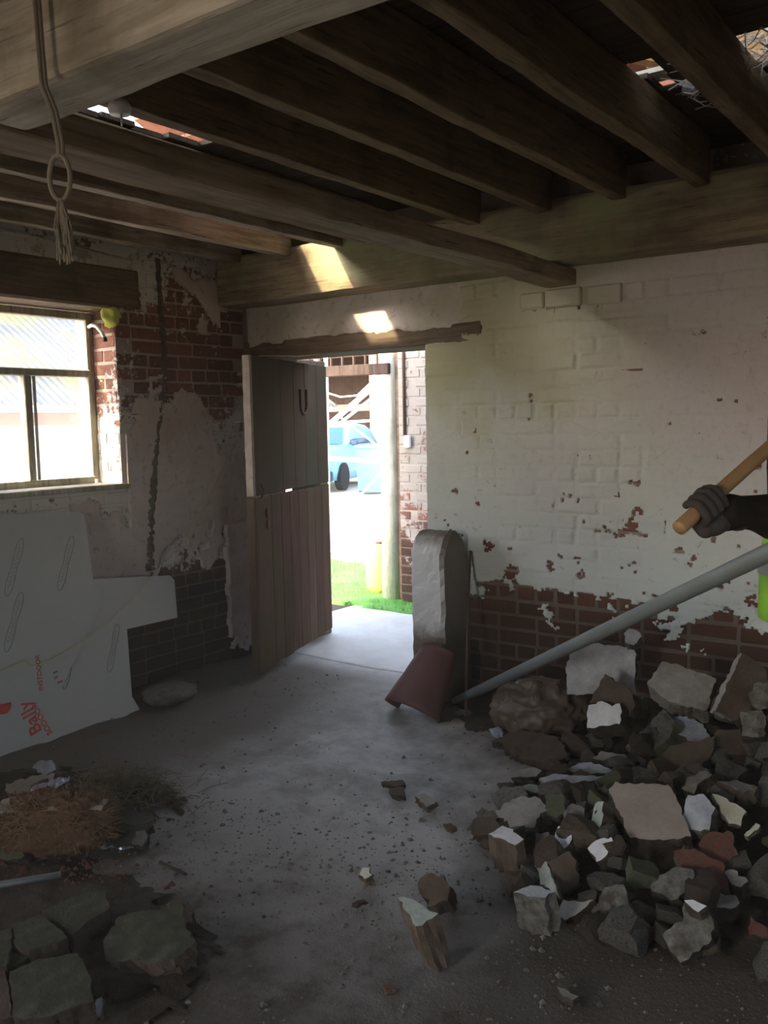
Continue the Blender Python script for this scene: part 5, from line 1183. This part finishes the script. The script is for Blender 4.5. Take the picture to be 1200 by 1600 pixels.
 ('concrete_block', 'grey green stone behind the white-topped block', 'conc', 'green', [(-1.304, 2.588, 0.049), (-1.316, 2.628, 0.093), (-1.276, 2.633, 0.106), (-1.255, 2.609, 0.081), (-1.269, 2.58, 0.045)], (-0.108, -0.755, 0.647), 0.07, 0.006),
 ('concrete_lump', 'low brown lump lying on the floor beside the tip of the heap', 'brown', 'dark', [(-1.571, 2.621, 0.037), (-1.586, 2.674, 0.06), (-1.527, 2.701, 0.072), (-1.484, 2.671, 0.059), (-1.492, 2.629, 0.041), (-1.54, 2.608, 0.031)], (0.0, -0.406, 0.914), 0.05, 0.01),
 ('concrete_lump', 'small pale chunk balanced on top of the upright concrete slab', 'pale', 'conc', [(-1.426, 3.7, 0.553), (-1.413, 3.72, 0.574), (-1.376, 3.723, 0.572), (-1.35, 3.708, 0.55), (-1.372, 3.674, 0.514), (-1.407, 3.675, 0.521)], (0.108, -0.755, 0.647), 0.06, 0.006),
 ('rag_bundle', 'dull brown crumpled flap lying on the floor in front of the plastic sack', 'brown', 'dark', [(-1.929, 3.405, 0.053), (-1.885, 3.409, 0.055), (-1.757, 3.348, 0.028), (-1.643, 3.354, 0.03), (-1.561, 3.421, 0.06), (-1.657, 3.509, 0.099), (-1.828, 3.504, 0.097)], (0.0, -0.406, 0.914), 0.05, 0.012),
 ('concrete_lump', 'brown lump lying alone on the floor behind a wedge-shaped stone', 'brown', 'dark', [(-1.496, 2.168, 0.066), (-1.484, 2.197, 0.086), (-1.429, 2.212, 0.096), (-1.388, 2.188, 0.08), (-1.373, 2.151, 0.055), (-1.422, 2.127, 0.038)], (0.0, -0.567, 0.824), 0.1, 0.012),
 ('concrete_block', 'wedge-shaped stone with pale green top standing alone on the floor', 'palegreen', 'tanb', [(-1.391, 1.917, 0.17), (-1.36, 1.925, 0.176), (-1.24, 1.897, 0.18), (-1.247, 1.877, 0.172), (-1.278, 1.843, 0.159), (-1.332, 1.878, 0.164)], (-0.1, -0.3, 0.949), 0.17, 0.006),
 ('stone_chip', 'thin dark flake lying in the middle of the floor', 'brown', 'dark', [(-2.109, 2.809, 0.027), (-2.04, 2.858, 0.037), (-2.009, 2.831, 0.031), (-2.05, 2.799, 0.025)], (0.0, -0.196, 0.981), 0.015, 0.006),
 ('stone_chip', 'small brown chip just below the thin dark flake', 'brown', 'dark', [(-2.04, 2.767, 0.031), (-1.989, 2.794, 0.041), (-1.956, 2.755, 0.026), (-2.011, 2.745, 0.022)], (0.0, -0.371, 0.928), 0.03, 0.006),
 ('stone_chip', 'flat pale chip right of the thin dark flake', 'conc_l', 'brown', [(-1.905, 2.752, 0.039), (-1.872, 2.781, 0.045), (-1.807, 2.768, 0.034), (-1.828, 2.718, 0.022)], (0.095, -0.286, 0.953), 0.03, 0.006),
 ('stone_chip', 'small reddish chip on the floor left of the heap tip', 'red', 'brown', [(-1.698, 2.633, 0.025), (-1.673, 2.65, 0.03), (-1.64, 2.638, 0.026), (-1.656, 2.614, 0.019)], (0.0, -0.287, 0.958), 0.02, 0.006),
 ('stone_chip', 'small cream pebble on the bare middle floor', 'cream', 'brown', [(-1.73, 2.168, 0.025), (-1.732, 2.191, 0.035), (-1.711, 2.198, 0.038), (-1.681, 2.18, 0.03), (-1.697, 2.159, 0.022)], (0.0, -0.371, 0.928), 0.03, 0.006),
 ('stone_chip', 'thin dark splinter below the small cream pebble', 'dark', 'dark', [(-1.655, 2.039, 0.013), (-1.635, 2.061, 0.017), (-1.613, 2.062, 0.017), (-1.632, 2.041, 0.013)], (0.0, -0.196, 0.981), 0.012, 0.006),
 ('stone_chip', 'pointed stone chip in the dark foreground floor', 'conc', 'dark', [(-0.943, 1.997, 0.033), (-0.934, 2.001, 0.034), (-0.879, 1.993, 0.031), (-0.889, 1.977, 0.026), (-0.918, 1.976, 0.026)], (0.0, -0.287, 0.958), 0.03, 0.006),
 ('stone_chip', 'rusty chip on the dark foreground floor below the wedge-shaped stone', 'red', 'brown', [(-1.33, 1.755, 0.019), (-1.311, 1.772, 0.024), (-1.286, 1.767, 0.022), (-1.307, 1.747, 0.016)], (0.0, -0.287, 0.958), 0.02, 0.006),
 ('stone_chip', 'pale upright splinter at the bottom left corner beside a mossy flagstone', 'pale', 'conc', [(-1.868, 1.251, 0.014), (-1.903, 1.281, 0.023), (-1.897, 1.292, 0.026), (-1.87, 1.28, 0.023), (-1.846, 1.251, 0.014)], (0.0, -0.287, 0.958), 0.012, 0.006),
 ('flagstone', 'mossy flagstone piece next to the metal rod end', 'moss', 'dark', [(-2.28, 1.371, 0.099), (-2.241, 1.53, 0.113), (-2.188, 1.525, 0.109), (-2.119, 1.49, 0.102), (-2.128, 1.426, 0.096), (-2.112, 1.356, 0.089), (-2.189, 1.367, 0.094)], (0.05, -0.099, 0.994), 0.07, 0.004),
 ('flagstone', 'mossy flagstone wedge split off beside the metal rod', 'moss', 'dark', [(-2.274, 1.287, 0.104), (-2.254, 1.349, 0.109), (-2.099, 1.335, 0.1), (-2.099, 1.32, 0.099), (-2.144, 1.245, 0.093), (-2.197, 1.234, 0.095)], (0.05, -0.099, 0.994), 0.07, 0.004),
 ('flagstone', 'mossy flagstone piece at the left edge of the picture', 'moss', 'dark', [(-2.308, 1.21, 0.095), (-2.277, 1.275, 0.1), (-2.2, 1.226, 0.091), (-2.145, 1.18, 0.083), (-2.184, 1.148, 0.082)], (0.05, -0.099, 0.994), 0.07, 0.004),
 ('flagstone', 'smallest mossy flagstone fragment between the larger ones', 'moss', 'dark', [(-2.182, 1.208, 0.069), (-2.2, 1.226, 0.072), (-2.164, 1.25, 0.073), (-2.144, 1.242, 0.071), (-2.149, 1.184, 0.065)], (0.05, -0.099, 0.994), 0.05, 0.004),
 ('flagstone', 'largest mossy flagstone at the bottom left corner', 'moss', 'dark', [(-2.111, 1.17, 0.083), (-2.09, 1.239, 0.09), (-2.018, 1.308, 0.095), (-1.985, 1.301, 0.092), (-1.915, 1.278, 0.086), (-1.839, 1.231, 0.076), (-1.87, 1.168, 0.07), (-1.902, 1.118, 0.066), (-1.958, 1.087, 0.065)], (0.05, -0.119, 0.992), 0.07, 0.004),
 ('flagstone', 'brown flagstone sliver in the very bottom left corner', 'brown', 'dark', [(-2.194, 1.135, 0.068), (-2.145, 1.177, 0.07), (-2.076, 1.144, 0.063), (-1.98, 1.093, 0.052), (-2.027, 1.04, 0.048)], (0.05, -0.119, 0.992), 0.07, 0.004),
 ('flagstone', 'brown domed flagstone right of the mossy group', 'moss', 'brown', [(-2.054, 1.413, 0.065), (-2.086, 1.495, 0.087), (-2.006, 1.569, 0.101), (-1.96, 1.625, 0.113), (-1.904, 1.574, 0.097), (-1.807, 1.539, 0.084), (-1.814, 1.467, 0.066), (-1.885, 1.423, 0.059), (-1.98, 1.379, 0.053)], (0.048, -0.242, 0.969), 0.07, 0.008),
 ('flagstone', 'small dark piece behind the domed flagstone', 'brown', 'dark', [(-2.045, 1.65, 0.066), (-2.043, 1.683, 0.076), (-1.977, 1.68, 0.062), (-1.937, 1.638, 0.041), (-1.974, 1.636, 0.048), (-2.018, 1.673, 0.068)], (0.188, -0.282, 0.941), 0.06, 0.006),
 ('brick_fragment', 'red brick fragment with pale mortar top below the foil board', 'mortarbrick', 'red', [(-3.356, 1.891, 0.047), (-3.262, 1.956, 0.084), (-3.16, 1.996, 0.102), (-3.14, 1.976, 0.084), (-3.228, 1.927, 0.059), (-3.198, 1.899, 0.033), (-3.283, 1.856, 0.012)], (0.1, -0.597, 0.796), 0.06, 0.006),
 ('brick_fragment', 'dark brick end beside the mortar-topped brick fragment', 'brown', 'dark', [(-3.226, 1.926, 0.06), (-3.187, 1.954, 0.086), (-3.103, 1.969, 0.089), (-3.069, 1.95, 0.062), (-3.152, 1.911, 0.029), (-3.201, 1.908, 0.034)], (0.108, -0.755, 0.647), 0.06, 0.006),
 ('slate_slab', 'grey stone slab behind the fibre wool lump', 'conc', 'dark', [(-3.165, 1.909, 0.037), (-3.139, 1.947, 0.051), (-3.012, 2.039, 0.078), (-2.987, 2.026, 0.07), (-3.04, 1.938, 0.036), (-3.112, 1.9, 0.027)], (0.101, -0.404, 0.909), 0.03, 0.006),
 ('concrete_lump', 'rounded grey stone in front of the foil board corner', 'bluew', 'conc', [(-3.421, 2.053, 0.049), (-3.414, 2.087, 0.073), (-3.352, 2.109, 0.082), (-3.295, 2.089, 0.059), (-3.326, 2.053, 0.036)], (0.1, -0.597, 0.796), 0.06, 0.008),
 ('slate_slab', 'dark blunt slate piece sticking out right of the wool lump', 'slate', 'slate', [(-2.667, 1.913, 0.094), (-2.619, 1.953, 0.1), (-2.533, 1.981, 0.097), (-2.506, 1.969, 0.089), (-2.528, 1.938, 0.081), (-2.628, 1.889, 0.079)], (0.14, -0.327, 0.935), 0.02, 0.006),
 ('slate_slab', 'cracked dark slate lying below the blunt slate piece', 'slate', 'dark', [(-2.634, 1.869, 0.046), (-2.63, 1.894, 0.057), (-2.536, 1.964, 0.074), (-2.505, 1.962, 0.068), (-2.508, 1.92, 0.05), (-2.522, 1.874, 0.032), (-2.599, 1.831, 0.024)], (0.136, -0.407, 0.904), 0.03, 0.006),
 ('stone_chip', 'small angular stone on the slate beside the shiny strip', 'conc', 'dark', [(-2.519, 1.869, 0.035), (-2.53, 1.902, 0.061), (-2.499, 1.923, 0.071), (-2.468, 1.902, 0.05), (-2.47, 1.881, 0.034)], (0.148, -0.593, 0.791), 0.03, 0.006),
 ('concrete_lump', 'greenish stone at the left edge beside the wool lump', 'green', 'dark', [(-2.883, 1.581, 0.071), (-2.878, 1.603, 0.087), (-2.801, 1.605, 0.079), (-2.717, 1.583, 0.052), (-2.748, 1.558, 0.037), (-2.808, 1.547, 0.036)], (0.1, -0.597, 0.796), 0.06, 0.008)]
for i, (nm, lb, fm, sm, pts, n_, th, rg) in enumerate(SLABS):
    o = prism(nm, pts, n_, th, M[fm], M[sm], 100+i, rg)
    tag(o, lb, 'flagstone' if nm == 'flagstone' else 'rag' if nm == 'rag_bundle' else 'brick' if nm == 'brick_fragment' else 'rubble')
# groove band on the bluish block is left to its bluish lit face; small lumps fill the heap
rs = random.Random(77)
protos = [chunk_mesh('rubble_lump', 300+k, (1, 1, 0.8), M[('rough', 'conc', 'dark', 'rough', 'green', 'brown')[k % 6]], 6+k % 3, 2) for k in range(12)]
placed = []; tries = 0
tops = [(sum(p[0] for p in s_[4])/len(s_[4]), sum(p[1] for p in s_[4])/len(s_[4])) for s_ in SLABS]
while len(placed) < 125 and tries < 9000:
    tries += 1
    x, y = rs.uniform(-1.75, -0.5), rs.uniform(2.25, 3.95)
    if not in_mound(x, y): continue
    s_ = rs.choice((0.05, 0.06, 0.07, 0.08, 0.10))*rs.uniform(.85, 1.2)
    if any(math.hypot(x-a, y-b_) < (s_+c_)*0.42 for a, b_, c_ in placed): continue
    if any(math.hypot(x-a, y-b_) < 0.06 for a, b_ in tops): continue
    if math.hypot(x+0.97, y-2.84) < 0.17 or math.hypot(x+0.85, y-2.86) < 0.07: continue
    placed.append((x, y, s_))
    o = link_me('rubble_lump', rs.choice(protos), None, (x, y, max(0.0, mound(x, y)*0.85-0.02)))
    o.scale = (s_*rs.uniform(.8, 1.3), s_*rs.uniform(.8, 1.2), s_*rs.uniform(.7, 1.1)); o.rotation_euler = (rs.uniform(-.5, .5), rs.uniform(-.5, .5), rs.uniform(0, 6.28))
    tag(o, 'small broken lump filling the gaps between the bigger blocks of the heap', 'rubble', 'small lumps in the rubble heap')
# grit and crumbs strewn over the floor
V, F = [], []; rs = random.Random(31)
def crumb(x, y, s, z=None):
    b0 = len(V); z = floor_h(x, y) if z is None else z
    k = [Vector((rs.uniform(.6, 1)*math.cos(a), rs.uniform(.6, 1)*math.sin(a), 0))*s for a in (0.3, 1.8, 3.4, 4.9)]
    V.extend([Vector((x, y, z))+q for q in k]); V.append(Vector((x+rs.uniform(-.3, .3)*s, y+rs.uniform(-.3, .3)*s, z+s*rs.uniform(.5, .9))))
    for i in range(4): F.append((b0+i, b0+(i+1) % 4, b0+4))
for k in range(5200):
    r_ = rs.random()
    if r_ < 0.45: x, y = rs.uniform(-2.6, -0.3), rs.uniform(1.1, 2.4)
    elif r_ < 0.65: x, y = rs.gauss(-2.5, 0.35), rs.gauss(1.6, 0.35)
    elif r_ < 0.8: x, y = rs.gauss(-1.5, 0.35), rs.gauss(2.5, 0.3)
    elif r_ < 0.9: x, y = rs.uniform(-4.0, -3.2), rs.uniform(2.2, 4.0)
    else: x, y = rs.uniform(-3.6, -1.6), rs.uniform(2.0, 4.0)
    if x < -4.05 or y > 4.05: continue
    crumb(x, y, min(0.016, 0.0022*math.exp(abs(rs.gauss(0, 0.8)))))
tag(link_mesh('floor_grit', V, F, M['conc']), 'loose grit and crumbs of stone scattered over the floor', 'grit', kind='stuff')
V, F = [], []
for k in range(900):
    x, y = rs.gauss(-2.75, 0.28), rs.gauss(1.58, 0.14)
    crumb(x, y, min(0.02, 0.003*math.exp(abs(rs.gauss(0, 0.9)))), 0.02)
tag(link_mesh('brick_crumbs', V, F, M['red']), 'reddish brick crumbs between the wool lump and the mossy flagstones', 'grit', kind='stuff')

# ================================================================== PERSON at the right edge, holding a wooden handle
J = dict(shoulder=(-0.527, 2.757, 1.494), elbow=(-0.510, 2.560, 1.215), wrist=(-0.622, 2.325, 1.252), neck=(-0.414, 2.889, 1.56), chest=(-0.404, 2.869, 1.33), waist=(-0.385, 2.83, 1.05), hip=(-0.378, 2.82, 0.93),
         shoulderB=(-0.28, 2.937, 1.479), elbowB=(-0.165, 2.80, 1.30), wristB=(-0.33, 2.77, 1.555))
J = {k: Vector(v) for k, v in J.items()}
for k in ('neck', 'chest', 'waist', 'hip', 'shoulderB'): J[k] -= Vector((0.045, 0.033, 0))
J['shoulder'] -= Vector((0.022, 0.016, 0))
s0, s1 = Vector((-0.696, 2.162, 1.227)), Vector((-0.567, 2.479, 1.408)); su = (s1-s0).normalized()
pe = empty('person', (-0.38, 2.83, 0.0)); PO = Vector(pe.location)
tag(pe, 'person in dark coat, gloves and yellow green vest at the right edge', 'person')
def part(name, build, mat, voxel=0.010, sm=5):
    bm = bmesh.new(); build(bm)
    bmesh.ops.translate(bm, vec=-PO, verts=bm.verts[:]); o_ = bm_obj(name, bm, mat, pe, None, True); remesh(o_, voxel, sm); return o_
across = (J['shoulderB']-J['shoulder']).normalized(); face = Vector((-0.80, -0.60, 0)).normalized()
hipL, hipR = J['hip']-across*0.09, J['hip']+across*0.09
footL, footR = Vector((-0.42, 2.74, 0.08)), Vector((-0.25, 2.92, 0.08)); kneeL, kneeR = (hipL+footL)/2+face*0.03, (hipR+footR)/2+face*0.03
HC = J['neck']+Vector((0, 0, 0.155))+face*0.02
frame_ = Matrix((face, Vector((0, 0, 1)).cross(face), Vector((0, 0, 1)))).transposed().to_4x4()
def body(bm):
    limb(bm, [J['hip'], J['waist'], J['chest'], J['neck']-Vector((0, 0, .05))], [0.13, 0.12, 0.14, 0.09], 16)
    limb(bm, [J['neck']-Vector((0, 0, .06)), HC], [0.06, 0.055])
    ball(bm, HC+Vector((0, 0, .02)), (0.095, 0.075, 0.115), 24, frame_); ball(bm, HC+face*0.03-Vector((0, 0, .055)), (0.06, 0.05, 0.055), 18, frame_)
    ball(bm, HC+face*0.100-Vector((0, 0, .005)), (0.020, 0.013, 0.026), 10, frame_)
    ball(bm, HC+face*0.083-Vector((0, 0, .052)), (0.012, 0.026, 0.008), 10, frame_)
    for sx in (-1, 1): ball(bm, HC+frame_.to_3x3() @ Vector((-0.005, 0.076*sx, 0.0)), (0.020, 0.010, 0.032), 10, frame_)
    for a_, b_, c_ in ((J['shoulder'], J['elbow'], J['wrist']), (J['shoulderB'], J['elbowB'], J['wristB'])): limb(bm, [a_, a_.lerp(b_, .5), b_, b_.lerp(c_, .5), c_], [0.052, 0.046, 0.038, 0.036, 0.027])
    for a_, b_, c_ in ((hipL, kneeL, footL), (hipR, kneeR, footR)): limb(bm, [a_, a_.lerp(b_, .5), b_, b_.lerp(c_, .4), c_], [0.085, 0.075, 0.052, 0.052, 0.038])
part('body', body, M['skin'], 0.008, 3)
def coat(bm):
    limb(bm, [J['hip']-Vector((0, 0, .04)), J['waist'], J['chest'], J['chest'].lerp(J['neck'], .75)], [0.175, 0.172, 0.18, 0.11], 20)
    limb(bm, [J['shoulder']+across*0.03, J['neck']-Vector((0, 0, .05)), J['shoulderB']-across*0.03], [0.075, 0.08, 0.075])
    for a_, b_, c_ in ((J['shoulder'], J['elbow'], J['wrist']), (J['shoulderB'], J['elbowB'], J['wristB'])):
        P = [a_, a_.lerp(b_, .5), b_]+[b_.lerp(c_, t) for t in (.2, .4, .6, .8, 1.03)]; limb(bm, P, [0.080, 0.070, 0.062, 0.060, 0.056, 0.055, 0.051, 0.050], 16)
    n_ = len(bm.verts); roughen(bm, 0.022, 11, 3)
cobj = part('coat', coat, M['coat'], 0.009, 3)
part('trousers', lambda bm: [limb(bm, [J['hip'], J['hip']-Vector((0, 0, .1))], [0.13, 0.12], 16)]+[limb(bm, [a_, a_.lerp(b_, .5), b_, b_.lerp(c_, .5), c_+Vector((0, 0, .05))], [0.105, 0.098, 0.078, 0.075, 0.066]) for a_, b_, c_ in ((hipL, kneeL, footL), (hipR, kneeR, footR))], M['trouser'], 0.011)
for f_ in (footL, footR):
    def boot(bm, f_=f_):
        limb(bm, [f_+Vector((0, 0, .10)), f_-Vector((0, 0, .03))], [0.055, 0.052]); limb(bm, [f_-Vector((0, 0, .035))-face*0.03, f_-Vector((0, 0, .038))+face*0.08, f_-Vector((0, 0, .045))+face*0.16], [0.045, 0.045, 0.035])
    part('boot', boot, M['boot'], 0.008)
def hair(bm):
    ball(bm, HC+Vector((0, 0, .045))-face*0.012, (0.100, 0.082, 0.100), 20, frame_); ball(bm, HC-face*0.045-Vector((0, 0, .01)), (0.062, 0.072, 0.085), 16, frame_)
part('hair', hair, M['hair'], 0.008)
for sx in (-1, 1):
    bm = bmesh.new(); ball(bm, HC+frame_.to_3x3() @ Vector((0.088, 0.030*sx, 0.012))-PO, 0.011, 10); bm_obj('eye', bm, M['white_plastic'], pe, None, True)
# sleeveless vest: a shell around coat front and back
V, F = [], []; NV = 40
def ring(cen, rx, ry, z):
    out = []
    for k in range(NV):
        a = 2*math.pi*k/NV; out.append(cen+across*math.cos(a)*rx+Vector((-across.y, across.x, 0)).normalized()*math.sin(a)*ry+Vector((0, 0, 0)))
    return out
for (c_, rx, ry) in ((J['hip']-Vector((0, 0, .03)), 0.232, 0.20), (J['waist'], 0.226, 0.197), (J['waist'].lerp(J['chest'], .5), 0.205, 0.197), (J['chest']+Vector((0, 0, .0)), 0.178, 0.198)): V += [v-PO for v in ring(c_, rx, ry, 0)]
for l in range(3):
    for k in range(NV): F.append((l*NV+k, l*NV+(k+1) % NV, (l+1)*NV+(k+1) % NV, (l+1)*NV+k))
vs = link_mesh('vest', V, F, M['hivis'], pe, None, True); so_ = vs.modifiers.new('cloth', 'SOLIDIFY'); so_.thickness = 0.006
V, F = [], []
for (c_, z_) in ((J['waist']+Vector((0, 0, -.02)), 0), (J['waist']+Vector((0, 0, .03)), 0)): V += [v-PO for v in ring(c_, 0.231, 0.203, 0)]
for k in range(NV): F.append((k, (k+1) % NV, NV+(k+1) % NV, NV+k))
link_mesh('reflective_band', V, F, M['tape'], vs, None, True)
# gloved fists closed round the handle: palm, four bent fingers of different length, thumb from the side of the palm
def fist(name, C, wrist, camdir, mir=1):
    W = (wrist-C); W = (W-su*W.dot(su)).normalized(); E = camdir-su*camdir.dot(su)-W*camdir.dot(W); E.normalize(); rs_ = 0.019
    def build(bm):
        limb(bm, [wrist+(wrist-C).normalized()*0.03, wrist, C+W*0.050], [0.041, 0.036, 0.036])
        for q in (-0.028, 0.0, 0.028): limb(bm, [C+W*0.050+su*q, C+W*0.034+su*q-E*0.012], [0.025, 0.021])
        for i, (off, fr, end) in enumerate(((-0.036, 0.0125, 215), (-0.012, 0.0135, 235), (0.012, 0.0138, 232), (0.035, 0.0125, 222))):
            P = []; Rr = []
            for k in range(9):
                th = R(10+(end-10)*k/8); rad = rs_+fr*(0.95 if k not in (2, 5) else 1.12); P.append(C+su*off+(W*math.cos(th)+E*math.sin(th))*rad); Rr.append(fr*(1.08 if k in (2, 5) else 1.0)*(1-0.02*k))
            limb(bm, P, Rr, 10)
        P = [C+W*0.040+su*0.046*mir-E*0.005]+[C+su*(0.048-0.010*k)*mir+(W*math.cos(-R(30+45*k))+E*math.sin(-R(30+45*k)))*(rs_+0.014) for k in range(4)]
        limb(bm, P, [0.018, 0.016, 0.0155, 0.014, 0.012], 10)
    return part(name, build, M['glove'], 0.0035, 3)
Cc = s0+su*((Vector((-0.661, 2.248, 1.276))-s0).dot(su)); camv = (Vector((0, 0, 1.5))-Cc).normalized()
fist('glove', Cc, J['wrist'], camv)
Cb = s0+su*0.665; fist('glove', Cb, J['wristB'], camv, -1)
# the handle itself is held, so it stays a thing of its own: a long mattock
hd = empty('long_handled_tool', s0); tag(hd, 'pale wooden tool handle held slanting upwards in the gloved hands', 'tool')
def hpt(t): return s0+su*t+Vector((0, 0, 0.004*math.sin(t*5)))
tube('handle', [hpt(0.0)+Vector((0, 0, 0)), hpt(0.006), hpt(0.1), hpt(0.3), hpt(0.6), hpt(0.9), hpt(1.15)], [0.0185, 0.019, 0.0185, 0.018, 0.0185, 0.019, 0.02], M['stick'], hd, 20)
hh = s0+su*1.13; hx = su.cross(Vector((0, 0, 1))).normalized()
bm = bmesh.new(); bm_box(bm, -0.22, 0.20, -0.022, 0.022, -0.03, 0.03, 0.008, 2)
for v in bm.verts: v.co.z *= 1-0.5*min(1, abs(v.co.x)/0.22); v.co.y *= 1+0.9*max(0, v.co.x)/0.2
m_ = Matrix((hx, su, hx.cross(su))).transposed().to_4x4(); m_.translation = hh-s0; bmesh.ops.transform(bm, matrix=m_, verts=bm.verts[:])
bm_obj('mattock_head', bm, M['rust'], hd)

# thin haze volume added for lens flare veil as well as room haze
bm = bmesh.new(); bm_box(bm, XL+0.03, 2.36, -3.15, 3.87, 0.05, 2.14)
m_ = bpy.data.materials.new('veil haze'); m_.use_nodes = True; t_ = m_.node_tree; t_.nodes.clear()
o_ = t_.nodes.new('ShaderNodeOutputMaterial'); v_ = t_.nodes.new('ShaderNodeVolumeScatter'); v_.inputs['Density'].default_value = 0.02; v_.inputs['Anisotropy'].default_value = 0.55
v_.inputs['Color'].default_value = (1.0, 0.92, 0.8, 1); t_.links.new(v_.outputs[0], o_.inputs['Volume'])
hz = bm_obj('veil_haze', bm, m_); tag(hz, 'thin warm veil haze added over the room for lens flare', 'haze', kind='stuff')
